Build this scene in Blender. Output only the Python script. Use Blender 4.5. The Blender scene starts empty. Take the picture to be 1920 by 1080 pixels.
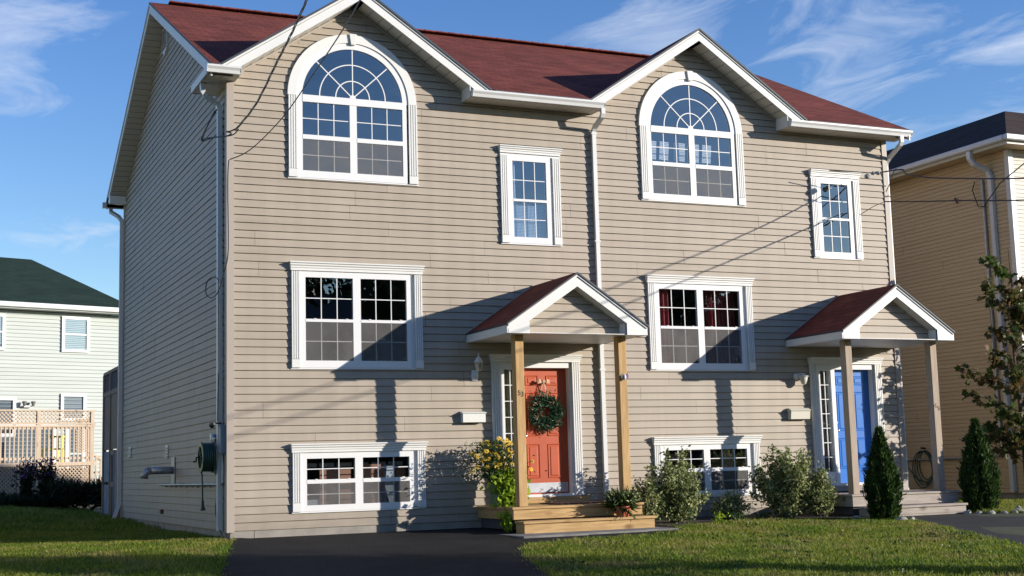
import bpy, math, random
import numpy as np
from mathutils import Matrix, Vector
R = random.Random(7)
NR = np.random.default_rng(11)
sc = bpy.context.scene
COL = sc.collection
rad = math.radians

# ------------------------------------------------------------------ camera
cam_d = bpy.data.cameras.new('camera')
cam = bpy.data.objects.new('camera', cam_d); COL.objects.link(cam)
cam_d.sensor_width = 36.0; cam_d.lens = 47.9653; cam_d.clip_start = 0.1; cam_d.clip_end = 3000
rt = Vector((0.91147495, -0.41042505, -0.02765296)); up = Vector((-0.02871212, -0.13053596, 0.99102774)); fw = Vector((0.41035232, 0.90250299, 0.13076443))
m = Matrix((rt, up, -fw)).transposed().to_4x4(); m.translation = Vector((-4.37189195, -19.53689369, 0.77838265))
cam.matrix_world = m
sc.camera = cam

# ------------------------------------------------------------------ sun, sky, exposure
TO_SUN = Vector((1.37, -1.0, 0.38)).normalized()
ELEV = math.asin(TO_SUN.z)
sun_d = bpy.data.lights.new('sun', 'SUN'); sun_d.energy = 5.0; sun_d.angle = rad(0.5); sun_d.color = (1.0, 0.92, 0.81)
sun = bpy.data.objects.new('sun', sun_d); COL.objects.link(sun)
sun.rotation_euler = TO_SUN.to_track_quat('Z', 'Y').to_euler()
world = bpy.data.worlds.new('World'); sc.world = world; world.use_nodes = True
wn = world.node_tree.nodes; wl = world.node_tree.links; wn.clear()
def wnode(t, **k):
    n = wn.new(t)
    for a, b in k.items(): setattr(n, a, b)
    return n
sky = wnode('ShaderNodeTexSky', sky_type='NISHITA', sun_disc=False)
sky.sun_elevation = ELEV; sky.sun_rotation = math.atan2(TO_SUN.x, TO_SUN.y)
sky.altitude = 50; sky.air_density = 1.0; sky.dust_density = 0.05; sky.ozone_density = 2.2
bg = wnode('ShaderNodeBackground'); bg.inputs['Strength'].default_value = 0.074
wo = wnode('ShaderNodeOutputWorld')
tc = wnode('ShaderNodeTexCoord')
def wmath(op, a, b=None, c=None):
    n = wnode('ShaderNodeMath', operation=op)
    for i, v in enumerate((a, b, c)):
        if v is None: continue
        if hasattr(v, 'links'): wl.new(v, n.inputs[i])
        else: n.inputs[i].default_value = v
    return n.outputs[0]
sepd = wnode('ShaderNodeSeparateXYZ'); wl.new(tc.outputs['Generated'], sepd.inputs[0])
# cirrus: thin drawn-out streaks in a high layer, seen where the layer is patchy
zc = wmath('MAXIMUM', sepd.outputs[2], 0.03)
px_ = wmath('DIVIDE', sepd.outputs[0], zc); py_ = wmath('DIVIDE', sepd.outputs[1], zc)
comb = wnode('ShaderNodeCombineXYZ'); wl.new(px_, comb.inputs[0]); wl.new(py_, comb.inputs[1])
mp = wnode('ShaderNodeMapping'); wl.new(comb.outputs[0], mp.inputs[0])
mp.inputs['Rotation'].default_value = (0, 0, rad(48)); mp.inputs['Scale'].default_value = (1.3, 0.70, 1)
mp.inputs['Location'].default_value = (3.1, 1.7, 0)
n1 = wnode('ShaderNodeTexNoise'); wl.new(mp.outputs[0], n1.inputs['Vector'])
n1.inputs['Scale'].default_value = 2.2; n1.inputs['Detail'].default_value = 9; n1.inputs['Roughness'].default_value = 0.62; n1.inputs['Distortion'].default_value = 0.9
# patches of cirrus around given directions
def patch(d, w, wz):
    d = Vector(d).normalized()
    vx = wnode('ShaderNodeVectorMath', operation='SUBTRACT'); wl.new(tc.outputs['Generated'], vx.inputs[0]); vx.inputs[1].default_value = d
    s = wnode('ShaderNodeVectorMath', operation='MULTIPLY'); wl.new(vx.outputs[0], s.inputs[0]); s.inputs[1].default_value = (1/w, 1/w, 1/wz)
    l = wnode('ShaderNodeVectorMath', operation='LENGTH'); wl.new(s.outputs[0], l.inputs[0])
    r = wnode('ShaderNodeMapRange'); wl.new(l.outputs['Value'], r.inputs[0]); r.inputs[1].default_value = 0.1; r.inputs[2].default_value = 1.0
    r.inputs[3].default_value = 1; r.inputs[4].default_value = 0
    return r.outputs[0]
pp = [patch((0.06, .952, .30), .12, .075), patch((0.107, .979, .172), .07, .017), patch((0.50, .81, .30), .10, .07), patch((0.60, .745, .285), .14, .10), patch((0.69, .675, .27), .09, .07),
      patch((-.7, .4, .35), .5, .2), patch((.3, -.8, .5), .6, .3), patch((-.5, -.6, .4), .5, .2), patch((.9, -.2, .4), .35, .2)]
mx = pp[0]
for q in pp[1:]: mx = wmath('MAXIMUM', mx, q)
msk = wnode('ShaderNodeMapRange'); wl.new(wmath('ADD', n1.outputs[0], wmath('MULTIPLY', mx, 0.22)), msk.inputs[0])
msk.inputs[1].default_value = 0.60; msk.inputs[2].default_value = 0.98; msk.inputs[3].default_value = 0; msk.inputs[4].default_value = 0.78
cmul = wmath('MULTIPLY', msk.outputs[0], wmath('MINIMUM', wmath('MULTIPLY', mx, 2.0), 1.0))
hs = wnode('ShaderNodeHueSaturation'); wl.new(sky.outputs[0], hs.inputs['Color']); hs.inputs['Hue'].default_value = 0.519; hs.inputs['Saturation'].default_value = 1.27; hs.inputs['Value'].default_value = 1.9
mixc = wnode('ShaderNodeMixRGB'); wl.new(cmul, mixc.inputs[0]); wl.new(hs.outputs[0], mixc.inputs[1]); mixc.inputs[2].default_value = (7.2, 7.9, 9.2, 1)
wl.new(mixc.outputs[0], bg.inputs[0]); wl.new(bg.outputs[0], wo.inputs[0])
vs = sc.view_settings
vs.view_transform = 'Standard'; vs.look = 'None'; vs.gamma = 1.0; vs.use_curve_mapping = False; vs.exposure = 0.57
sc.cycles.max_bounces = 8; sc.cycles.transparent_max_bounces = 24

# ------------------------------------------------------------------ material helpers
def newmat(name):
    mt = bpy.data.materials.new(name); mt.use_nodes = True
    nt = mt.node_tree; b = nt.nodes['Principled BSDF']
    return mt, nt, b
def N(nt, t, **k):
    n = nt.nodes.new(t)
    for a, b in k.items(): setattr(n, a, b)
    return n
def rgba(c): return (c[0], c[1], c[2], 1)
def mat(name, c, rough=0.6, c2=None, scale=4.0, detail=4, stretch=(1, 1, 1), bump=0.0, bscale=40, metal=0.0, lo=0.35, hi=0.65, island=0.0, spec=0.5, coords='Object', objrand=0.0):
    mt, nt, b = newmat(name)
    L = nt.links
    b.inputs['Roughness'].default_value = rough; b.inputs['Metallic'].default_value = metal
    b.inputs['Specular IOR Level'].default_value = spec
    t = N(nt, 'ShaderNodeTexCoord'); geo = N(nt, 'ShaderNodeNewGeometry')
    src = geo.outputs['Position'] if coords == 'World' else t.outputs['Object']
    mp = N(nt, 'ShaderNodeMapping'); L.new(src, mp.inputs[0]); mp.inputs['Scale'].default_value = stretch
    out = None
    if c2 is not None:
        n = N(nt, 'ShaderNodeTexNoise'); L.new(mp.outputs[0], n.inputs['Vector']); n.inputs['Scale'].default_value = scale; n.inputs['Detail'].default_value = detail
        r = N(nt, 'ShaderNodeMapRange'); L.new(n.outputs[0], r.inputs[0]); r.inputs[1].default_value = lo; r.inputs[2].default_value = hi
        mx = N(nt, 'ShaderNodeMixRGB'); L.new(r.outputs[0], mx.inputs[0]); mx.inputs[1].default_value = rgba(c); mx.inputs[2].default_value = rgba(c2)
        out = mx.outputs[0]
    if island > 0:
        hsn = N(nt, 'ShaderNodeHueSaturation')
        if out is not None: L.new(out, hsn.inputs['Color'])
        else: hsn.inputs['Color'].default_value = rgba(c)
        r = N(nt, 'ShaderNodeMapRange'); L.new(geo.outputs['Random Per Island'], r.inputs[0]); r.inputs[3].default_value = 1 - island; r.inputs[4].default_value = 1 + island
        L.new(r.outputs[0], hsn.inputs['Value']); out = hsn.outputs[0]
    if objrand > 0:
        oi = N(nt, 'ShaderNodeObjectInfo'); hs2 = N(nt, 'ShaderNodeHueSaturation'); L.new(out, hs2.inputs['Color'])
        r = N(nt, 'ShaderNodeMapRange'); L.new(oi.outputs['Random'], r.inputs[0]); r.inputs[3].default_value = 1 - objrand; r.inputs[4].default_value = 1 + objrand
        L.new(r.outputs[0], hs2.inputs['Value']); out = hs2.outputs[0]
    if out is not None: L.new(out, b.inputs['Base Color'])
    else: b.inputs['Base Color'].default_value = rgba(c)
    if bump > 0:
        n = N(nt, 'ShaderNodeTexNoise'); L.new(mp.outputs[0], n.inputs['Vector']); n.inputs['Scale'].default_value = bscale; n.inputs['Detail'].default_value = 5
        bp = N(nt, 'ShaderNodeBump'); L.new(n.outputs[0], bp.inputs['Height']); bp.inputs['Strength'].default_value = bump; bp.inputs['Distance'].default_value = 0.01
        L.new(bp.outputs[0], b.inputs['Normal'])
    return mt
def leafmat(name, c, c2, island=0.35, rough=0.5, trans=0.35, scale=3.0):
    mt, nt, b = newmat(name); L = nt.links
    geo = N(nt, 'ShaderNodeNewGeometry')
    n = N(nt, 'ShaderNodeTexNoise'); L.new(geo.outputs['Position'], n.inputs['Vector']); n.inputs['Scale'].default_value = scale
    ad = N(nt, 'ShaderNodeMath', operation='ADD'); L.new(n.outputs[0], ad.inputs[0])
    r0 = N(nt, 'ShaderNodeMapRange'); L.new(geo.outputs['Random Per Island'], r0.inputs[0]); r0.inputs[3].default_value = -.2; r0.inputs[4].default_value = .2
    L.new(r0.outputs[0], ad.inputs[1])
    r = N(nt, 'ShaderNodeMapRange'); L.new(ad.outputs[0], r.inputs[0]); r.inputs[1].default_value = .3; r.inputs[2].default_value = .7
    mx = N(nt, 'ShaderNodeMixRGB'); L.new(r.outputs[0], mx.inputs[0]); mx.inputs[1].default_value = rgba(c); mx.inputs[2].default_value = rgba(c2)
    hsn = N(nt, 'ShaderNodeHueSaturation'); L.new(mx.outputs[0], hsn.inputs['Color'])
    r2 = N(nt, 'ShaderNodeMapRange'); L.new(geo.outputs['Random Per Island'], r2.inputs[0]); r2.inputs[3].default_value = 1 - island; r2.inputs[4].default_value = 1 + island
    L.new(r2.outputs[0], hsn.inputs['Value'])
    L.new(hsn.outputs[0], b.inputs['Base Color']); b.inputs['Roughness'].default_value = rough; b.inputs['Specular IOR Level'].default_value = 0.3
    tr = N(nt, 'ShaderNodeBsdfTranslucent'); L.new(hsn.outputs[0], tr.inputs[0])
    ms = N(nt, 'ShaderNodeMixShader'); ms.inputs[0].default_value = trans
    L.new(b.outputs[0], ms.inputs[1]); L.new(tr.outputs[0], ms.inputs[2])
    L.new(ms.outputs[0], nt.nodes['Material Output'].inputs[0])
    return mt
def grassmat(name):
    mt = leafmat(name, (.090, .170, .012), (.225, .245, .036), .45, .55, .5, .8); nt = mt.node_tree; L = nt.links
    hs_ = [n for n in nt.nodes if n.type == 'HUE_SAT'][0]; src = hs_.inputs['Color'].links[0].from_socket
    geo = [n for n in nt.nodes if n.type == 'NEW_GEOMETRY'][0]
    a = N(nt, 'ShaderNodeTexNoise'); L.new(geo.outputs['Position'], a.inputs['Vector']); a.inputs['Scale'].default_value = 1.4; a.inputs['Detail'].default_value = 5
    r = N(nt, 'ShaderNodeMapRange'); L.new(a.outputs[0], r.inputs[0]); r.inputs[1].default_value = .50; r.inputs[2].default_value = .66; r.inputs[4].default_value = .75
    mx = N(nt, 'ShaderNodeMixRGB'); L.new(r.outputs[0], mx.inputs[0]); L.new(src, mx.inputs[1]); mx.inputs[2].default_value = (.30, .255, .085, 1); L.new(mx.outputs[0], hs_.inputs['Color'])
    return mt
def roofmat(name, c1, c2, c3):
    mt, nt, b = newmat(name); L = nt.links
    uv = N(nt, 'ShaderNodeUVMap')
    br = N(nt, 'ShaderNodeTexBrick'); L.new(uv.outputs[0], br.inputs['Vector'])
    br.inputs['Scale'].default_value = 1.0; br.inputs['Brick Width'].default_value = 0.31; br.inputs['Row Height'].default_value = 0.143
    br.inputs['Mortar Size'].default_value = 0.006; br.inputs['Mortar Smooth'].default_value = 0.2; br.inputs['Bias'].default_value = 0.0
    br.inputs['Color1'].default_value = rgba(c1); br.inputs['Color2'].default_value = rgba(c2); br.inputs['Mortar'].default_value = rgba(c3)
    n = N(nt, 'ShaderNodeTexNoise'); L.new(uv.outputs[0], n.inputs['Vector']); n.inputs['Scale'].default_value = 70; n.inputs['Detail'].default_value = 6
    n2 = N(nt, 'ShaderNodeTexNoise'); L.new(uv.outputs[0], n2.inputs['Vector']); n2.inputs['Scale'].default_value = 1.1; n2.inputs['Detail'].default_value = 4
    hsn = N(nt, 'ShaderNodeHueSaturation'); L.new(br.outputs[0], hsn.inputs['Color'])
    ad = N(nt, 'ShaderNodeMath', operation='ADD'); L.new(n.outputs[0], ad.inputs[0]); L.new(n2.outputs[0], ad.inputs[1])
    r = N(nt, 'ShaderNodeMapRange'); L.new(ad.outputs[0], r.inputs[0]); r.inputs[1].default_value = .6; r.inputs[2].default_value = 1.4; r.inputs[3].default_value = .72; r.inputs[4].default_value = 1.28
    L.new(r.outputs[0], hsn.inputs['Value']); L.new(hsn.outputs[0], b.inputs['Base Color'])
    b.inputs['Roughness'].default_value = 0.95; b.inputs['Specular IOR Level'].default_value = 0.15
    # saw-tooth butts
    sx = N(nt, 'ShaderNodeSeparateXYZ'); L.new(uv.outputs[0], sx.inputs[0])
    dv = N(nt, 'ShaderNodeMath', operation='DIVIDE'); L.new(sx.outputs[1], dv.inputs[0]); dv.inputs[1].default_value = .143
    fr = N(nt, 'ShaderNodeMath', operation='FRACT'); L.new(dv.outputs[0], fr.inputs[0])
    iv = N(nt, 'ShaderNodeMath', operation='MULTIPLY_ADD'); L.new(fr.outputs[0], iv.inputs[0]); iv.inputs[1].default_value = -0.8; iv.inputs[2].default_value = 1.0
    a2 = N(nt, 'ShaderNodeMath', operation='MULTIPLY_ADD'); L.new(n.outputs[0], a2.inputs[0]); a2.inputs[1].default_value = 0.5; L.new(iv.outputs[0], a2.inputs[2])
    bp = N(nt, 'ShaderNodeBump'); L.new(a2.outputs[0], bp.inputs['Height']); bp.inputs['Strength'].default_value = 0.9; bp.inputs['Distance'].default_value = 0.012
    L.new(bp.outputs[0], b.inputs['Normal'])
    return mt
def woodmat(name, c, c2, knot, axis=2, rough=0.75, scale=1.0):
    mt, nt, b = newmat(name); L = nt.links
    t = N(nt, 'ShaderNodeTexCoord'); mp = N(nt, 'ShaderNodeMapping'); L.new(t.outputs['Object'], mp.inputs[0])
    s = [14, 14, 14]; s[axis] = 1.1
    mp.inputs['Scale'].default_value = [q*scale for q in s]
    n = N(nt, 'ShaderNodeTexNoise'); L.new(mp.outputs[0], n.inputs['Vector']); n.inputs['Scale'].default_value = 1.6; n.inputs['Detail'].default_value = 7; n.inputs['Distortion'].default_value = 1.3
    cr = N(nt, 'ShaderNodeMapRange'); L.new(n.outputs[0], cr.inputs[0]); cr.inputs[1].default_value = .3; cr.inputs[2].default_value = .7
    mx = N(nt, 'ShaderNodeMixRGB'); L.new(cr.outputs[0], mx.inputs[0]); mx.inputs[1].default_value = rgba(c); mx.inputs[2].default_value = rgba(c2)
    mp2 = N(nt, 'ShaderNodeMapping'); L.new(t.outputs['Object'], mp2.inputs[0]); s2 = [4.0, 4.0, 4.0]; s2[axis] = 2.2; mp2.inputs['Scale'].default_value = s2
    v = N(nt, 'ShaderNodeTexVoronoi'); L.new(mp2.outputs[0], v.inputs['Vector']); v.inputs['Scale'].default_value = 1.0
    kr = N(nt, 'ShaderNodeMapRange'); L.new(v.outputs['Distance'], kr.inputs[0]); kr.inputs[1].default_value = .07; kr.inputs[2].default_value = .24; kr.inputs[3].default_value = .75; kr.inputs[4].default_value = 0
    mk = N(nt, 'ShaderNodeMixRGB'); L.new(kr.outputs[0], mk.inputs[0]); L.new(mx.outputs[0], mk.inputs[1]); mk.inputs[2].default_value = rgba(knot)
    L.new(mk.outputs[0], b.inputs['Base Color']); b.inputs['Roughness'].default_value = rough; b.inputs['Specular IOR Level'].default_value = .25
    bp = N(nt, 'ShaderNodeBump'); L.new(n.outputs[0], bp.inputs['Height']); bp.inputs['Strength'].default_value = .3; bp.inputs['Distance'].default_value = .004
    L.new(bp.outputs[0], b.inputs['Normal'])
    return mt
def glassmat(name, refl=0.145, tint=(0.75, 0.8, 0.85)):
    mt, nt, b = newmat(name); L = nt.links
    nt.nodes.remove(b)
    g = N(nt, 'ShaderNodeBsdfGlossy'); g.inputs['Roughness'].default_value = 0.0; g.inputs['Color'].default_value = (1, 1, 1, 1)
    geo = N(nt, 'ShaderNodeNewGeometry')
    n = N(nt, 'ShaderNodeTexNoise'); L.new(geo.outputs['Position'], n.inputs['Vector']); n.inputs['Scale'].default_value = 1.7; n.inputs['Detail'].default_value = 2
    bp = N(nt, 'ShaderNodeBump'); L.new(n.outputs[0], bp.inputs['Height']); bp.inputs['Strength'].default_value = .25; bp.inputs['Distance'].default_value = .02
    L.new(bp.outputs[0], g.inputs['Normal'])
    tr = N(nt, 'ShaderNodeBsdfTransparent'); tr.inputs[0].default_value = rgba(tint)
    dt = N(nt, 'ShaderNodeVectorMath', operation='DOT_PRODUCT'); L.new(geo.outputs['Normal'], dt.inputs[0]); L.new(geo.outputs['Incoming'], dt.inputs[1])
    ab = N(nt, 'ShaderNodeMath', operation='ABSOLUTE'); L.new(dt.outputs['Value'], ab.inputs[0])
    om = N(nt, 'ShaderNodeMath', operation='SUBTRACT'); om.inputs[0].default_value = 1; L.new(ab.outputs[0], om.inputs[1])
    pw = N(nt, 'ShaderNodeMath', operation='POWER'); L.new(om.outputs[0], pw.inputs[0]); pw.inputs[1].default_value = 5
    ma = N(nt, 'ShaderNodeMath', operation='MULTIPLY_ADD'); L.new(pw.outputs[0], ma.inputs[0]); ma.inputs[1].default_value = .9; ma.inputs[2].default_value = refl + .05
    ms = N(nt, 'ShaderNodeMixShader'); L.new(ma.outputs[0], ms.inputs[0]); L.new(tr.outputs[0], ms.inputs[1]); L.new(g.outputs[0], ms.inputs[2])
    L.new(ms.outputs[0], nt.nodes['Material Output'].inputs[0])
    return mt
def screenmat(name, c, op):
    mt, nt, b = newmat(name); L = nt.links
    geo = N(nt, 'ShaderNodeNewGeometry'); nz = N(nt, 'ShaderNodeTexNoise'); L.new(geo.outputs['Position'], nz.inputs['Vector']); nz.inputs['Scale'].default_value = 2.3; nz.inputs['Detail'].default_value = 3
    mr_ = N(nt, 'ShaderNodeMapRange'); L.new(nz.outputs[0], mr_.inputs[0]); mr_.inputs[1].default_value = .3; mr_.inputs[2].default_value = .7; mr_.inputs[3].default_value = op - .12; mr_.inputs[4].default_value = op + .08
    b.inputs['Base Color'].default_value = rgba(c); b.inputs['Roughness'].default_value = .8
    tr = N(nt, 'ShaderNodeBsdfTransparent')
    ms = N(nt, 'ShaderNodeMixShader'); L.new(mr_.outputs[0], ms.inputs[0]); L.new(tr.outputs[0], ms.inputs[1]); L.new(b.outputs[0], ms.inputs[2])
    L.new(ms.outputs[0], nt.nodes['Material Output'].inputs[0])
    return mt

M = {}
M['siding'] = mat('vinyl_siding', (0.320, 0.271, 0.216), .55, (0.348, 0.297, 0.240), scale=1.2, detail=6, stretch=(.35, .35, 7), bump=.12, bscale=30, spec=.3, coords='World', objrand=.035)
_nt = M['siding'].node_tree; _b = _nt.nodes['Principled BSDF']; _src = _b.inputs['Base Color'].links[0].from_socket
_g = N(_nt, 'ShaderNodeNewGeometry'); _mp = N(_nt, 'ShaderNodeMapping'); _nt.links.new(_g.outputs['Position'], _mp.inputs[0]); _mp.inputs['Scale'].default_value = (5, 5, .35)
_n = N(_nt, 'ShaderNodeTexNoise'); _nt.links.new(_mp.outputs[0], _n.inputs['Vector']); _n.inputs['Scale'].default_value = 1.0; _n.inputs['Detail'].default_value = 6
_r = N(_nt, 'ShaderNodeMapRange'); _nt.links.new(_n.outputs[0], _r.inputs[0]); _r.inputs[1].default_value = .3; _r.inputs[2].default_value = .7; _r.inputs[3].default_value = .93; _r.inputs[4].default_value = 1.05
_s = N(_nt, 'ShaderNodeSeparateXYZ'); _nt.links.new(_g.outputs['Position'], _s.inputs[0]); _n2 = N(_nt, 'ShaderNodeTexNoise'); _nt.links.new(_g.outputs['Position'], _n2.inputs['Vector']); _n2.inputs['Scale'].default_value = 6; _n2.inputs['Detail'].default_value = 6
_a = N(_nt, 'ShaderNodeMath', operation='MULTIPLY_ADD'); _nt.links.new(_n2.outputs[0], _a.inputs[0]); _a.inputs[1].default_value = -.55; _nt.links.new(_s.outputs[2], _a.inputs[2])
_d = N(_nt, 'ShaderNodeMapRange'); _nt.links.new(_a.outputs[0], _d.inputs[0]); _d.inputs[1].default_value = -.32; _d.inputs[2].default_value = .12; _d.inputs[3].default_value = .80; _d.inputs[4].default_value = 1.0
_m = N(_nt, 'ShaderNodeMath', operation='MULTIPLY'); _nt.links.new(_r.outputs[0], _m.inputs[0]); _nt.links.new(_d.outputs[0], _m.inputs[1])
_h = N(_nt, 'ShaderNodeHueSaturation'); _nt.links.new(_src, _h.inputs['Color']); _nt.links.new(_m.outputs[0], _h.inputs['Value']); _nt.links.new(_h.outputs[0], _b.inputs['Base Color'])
M['backing'] = mat('siding_channel', (.062, .042, .024), .9)
M['corner'] = mat('corner_trim', (0.3440, 0.3000, 0.2600), .5, spec=.3)
M['tan_siding'] = mat('tan_siding', (0.4960, 0.3760, 0.2320), .6, (0.5360, 0.4160, 0.2640), scale=1.5, stretch=(.3, .3, 6), bump=.1, spec=.3, coords='World')
M['cream_and_lit_tan_siding'] = mat('cream_and_lit_tan_siding', (0.5760, 0.5280, 0.4560), .6, (0.6080, 0.5600, 0.4880), scale=1.5, spec=.3)  # added house's cream, and the tan house's front with sunlight in the colour
M['tan_back'] = mat('tan_channel', (.20, .14, .08), .9)
M['pale_siding'] = mat('pale_green_siding', (.385, .42, .395), .6, (.42, .455, .43), scale=1.2, stretch=(.3, .3, 5), bump=.1, spec=.3, coords='World')
M['white'] = mat('white_trim', (0.6400, 0.6400, 0.6240), .45, (0.6080, 0.6080, 0.5920), scale=3, bump=.05, bscale=25, spec=.35)
M['white2'] = mat('white_vinyl', (0.6560, 0.6560, 0.6560), .35, spec=.4)
M['metalwhite'] = mat('white_aluminium', (0.5920, 0.5960, 0.5920), .35, (0.5600, 0.5600, 0.5520), scale=3, spec=.5)
M['soffit'] = mat('soffit_aluminium', (0.5280, 0.5120, 0.4640), .5, spec=.3)
M['concrete'] = mat('foundation_concrete', (0.2880, 0.2640, 0.2320), .9, (0.2160, 0.2000, 0.1760), scale=3, detail=8, bump=.5, bscale=25)
M['slab'] = mat('slab_concrete', (.20, .195, .185), .9, (.14, .135, .13), scale=5, detail=8, bump=.5, bscale=40, coords='World')
M['roof'] = roofmat('red_shingle', (.195, .055, .040), (.125, .035, .026), (.045, .014, .012))
M['roofgreen'] = roofmat('green_shingle', (0.0240, 0.0440, 0.0336), (0.0160, 0.0320, 0.0248), (0.0080, 0.0144, 0.0120))
M['roofbrown'] = roofmat('brown_shingle', (0.0638, 0.0442, 0.0365), (0.0467, 0.0314, 0.0272), (0.0170, 0.0127, 0.0119))
M['drip'] = mat('dark_drip_edge', (.02, .03, .045), .6)
M['wood'] = woodmat('treated_pine', (.50, .33, .155), (.33, .20, .085), (.13, .06, .02), 2)
M['woodx'] = woodmat('treated_pine_board', (.48, .32, .15), (.31, .19, .08), (.13, .06, .02), 0)
M['oldwood'] = woodmat('weathered_pine', (0.4000, 0.3280, 0.2560), (0.2960, 0.2320, 0.1760), (0.1280, 0.0800, 0.0560), 2)
M['oldwoodx'] = woodmat('weathered_pine_board', (0.3680, 0.3280, 0.2880), (0.2640, 0.2240, 0.1920), (0.1200, 0.0880, 0.0640), 0)
M['deckwood'] = woodmat('deck_rail_wood', (.52, .42, .32), (.40, .31, .225), (.22, .15, .1), 2)
M['shadewood'] = woodmat('shed_wood', (.30, .23, .18), (.2, .15, .11), (.1, .07, .05), 2)
M['shedblue'] = mat('shed_blue_board', (.22, .25, .32), .8, (.17, .18, .22), scale=3)
M['reddoor'] = mat('red_door_paint', (.40, .066, .017), .42, (.37, .060, .016), scale=4)
M['bluedoor'] = mat('blue_door_paint', (.018, .145, .50), .25, spec=.6)
M['chrome'] = mat('brushed_metal', (.7, .7, .7), .3, metal=1.0)
M['kick'] = mat('kick_plate_metal', (0.4960, 0.5120, 0.5440), .38, (0.4000, 0.4160, 0.4480), scale=5, metal=.7)
M['glass'] = glassmat('window_glass')
M['lampglass'] = glassmat('lamp_glass', .12, (.85, .88, .9))
M['screen'] = screenmat('insect_screen', (.165, .16, .155), .48)
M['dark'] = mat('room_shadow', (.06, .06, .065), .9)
M['room'] = mat('room_wall', (.16, .15, .14), .9)
M['roomred'] = mat('room_brown_panel', (.50, .25, .16), .8)
M['sheetblue'] = mat('pale_blue_cloth', (0.4000, 0.4800, 0.6000), .8)
M['curtainred'] = mat('red_curtain', (0.3360, 0.0480, 0.0480), .8, (0.2240, 0.0280, 0.0320), scale=6, stretch=(6, 6, .3))
M['curtainyel'] = mat('ochre_curtain', (0.3360, 0.2880, 0.1600), .8, (0.2080, 0.1760, 0.0960), scale=5, stretch=(8, 8, .3))
M['paper'] = mat('white_panel', (0.6240, 0.6400, 0.6560), .7)
M['asphalt'] = mat('asphalt', (.009, .009, .009), .9, (.022, .0205, .020), scale=1.3, detail=9, bump=1.0, bscale=60, coords='World', spec=.2, lo=.35, hi=.75)
_nt = M['asphalt'].node_tree; _b = _nt.nodes['Principled BSDF']; _src = _b.inputs['Base Color'].links[0].from_socket
_g = N(_nt, 'ShaderNodeNewGeometry'); _v = N(_nt, 'ShaderNodeTexVoronoi'); _nt.links.new(_g.outputs['Position'], _v.inputs['Vector']); _v.inputs['Scale'].default_value = 28
_r = N(_nt, 'ShaderNodeMapRange'); _nt.links.new(_v.outputs['Distance'], _r.inputs[0]); _r.inputs[1].default_value = .12; _r.inputs[2].default_value = .26; _r.inputs[3].default_value = .75; _r.inputs[4].default_value = 0
_sp = N(_nt, 'ShaderNodeSeparateXYZ'); _nt.links.new(_v.outputs['Color'], _sp.inputs[0]); _c = N(_nt, 'ShaderNodeMath', operation='GREATER_THAN'); _nt.links.new(_sp.outputs[0], _c.inputs[0]); _c.inputs[1].default_value = .82
_m = N(_nt, 'ShaderNodeMath', operation='MULTIPLY'); _nt.links.new(_r.outputs[0], _m.inputs[0]); _nt.links.new(_c.outputs[0], _m.inputs[1])
_x = N(_nt, 'ShaderNodeMixRGB'); _nt.links.new(_m.outputs[0], _x.inputs[0]); _nt.links.new(_src, _x.inputs[1]); _x.inputs[2].default_value = (.11, .10, .095, 1); _nt.links.new(_x.outputs[0], _b.inputs['Base Color'])
M['asphalt2'] = mat('grey_asphalt', (0.0240, 0.0240, 0.0248), .85, (0.0360, 0.0352, 0.0352), scale=3, detail=9, bump=.8, bscale=80, coords='World', spec=.35)
M['soil'] = mat('lawn_soil', (.030, .040, .012), .95, (.05, .05, .02), scale=3, detail=6, coords='World')
M['mulch'] = mat('bed_soil', (.022, .016, .011), .95, (.04, .03, .02), scale=14, bump=1, bscale=30, coords='World')
M['grass'] = grassmat('lawn_grass')
M['cedar'] = leafmat('cedar_foliage', (.022, .050, .010), (.045, .085, .016), .45, .6, .3, 6)
M['shrub'] = leafmat('variegated_leaf', (.10, .145, .035), (.36, .38, .18), .45, .5, .4, 18)
M['maple'] = leafmat('maple_leaf', (.062, .115, .022), (.10, .060, .024), .5, .5, .4, 1.3)
M['tree'] = leafmat('tree_leaf', (.030, .050, .014), (.055, .075, .022), .4, .6, .1, 1)
M['lime'] = leafmat('lime_leaf', (.22, .34, .03), (.36, .46, .05), .3, .45, .55, 9)
M['green'] = leafmat('stem_leaf', (.035, .065, .018), (.07, .11, .03), .4, .5, .35, 9)
M['darkleaf'] = leafmat('bed_leaf', (.012, .022, .008), (.03, .045, .016), .4, .6, .3, 4)
M['yellow'] = mat('yellow_petal', (0.6000, 0.3840, 0.0240), .6, island=.25)
M['purple'] = mat('purple_petal', (.20, .09, .24), .6, island=.3)
M['pink'] = mat('pink_petal', (.6, .2, .18), .6)
M['bark'] = mat('bark', (.10, .07, .05), .9, (.06, .045, .035), scale=20)
M['wreath'] = leafmat('wreath_needle', (.020, .055, .030), (.05, .11, .06), .5, .5, .2, 12)
M['ribbon'] = mat('ribbon', (0.4960, 0.3600, 0.2240), .6, (0.4000, 0.1600, 0.0960), scale=25)
M['terra'] = mat('terracotta', (0.4400, 0.1200, 0.0560), .7, (0.3600, 0.0960, 0.0480), scale=8)
M['planter'] = mat('planter_plastic', (.16, .22, .10), .6, (.12, .17, .08), scale=6)
M['mat'] = mat('doormat', (.10, .045, .025), .95, (.05, .02, .015), scale=30)
M['iron'] = mat('dark_iron', (.02, .018, .018), .5)
M['bronze'] = mat('number_bronze', (.09, .055, .03), .5, metal=.3)
M['wire'] = mat('black_cable', (.015, .015, .017), .5)
M['wire2'] = mat('brown_cable', (.10, .075, .045), .5, (.04, .03, .02), scale=4)
M['meter'] = mat('meter_grey', (.18, .21, .25), .5)
M['pipe'] = mat('galvanised', (.40, .40, .41), .4, (.28, .28, .29), scale=9, metal=.5)
M['reel'] = mat('reel_green', (.018, .05, .035), .35)
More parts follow.
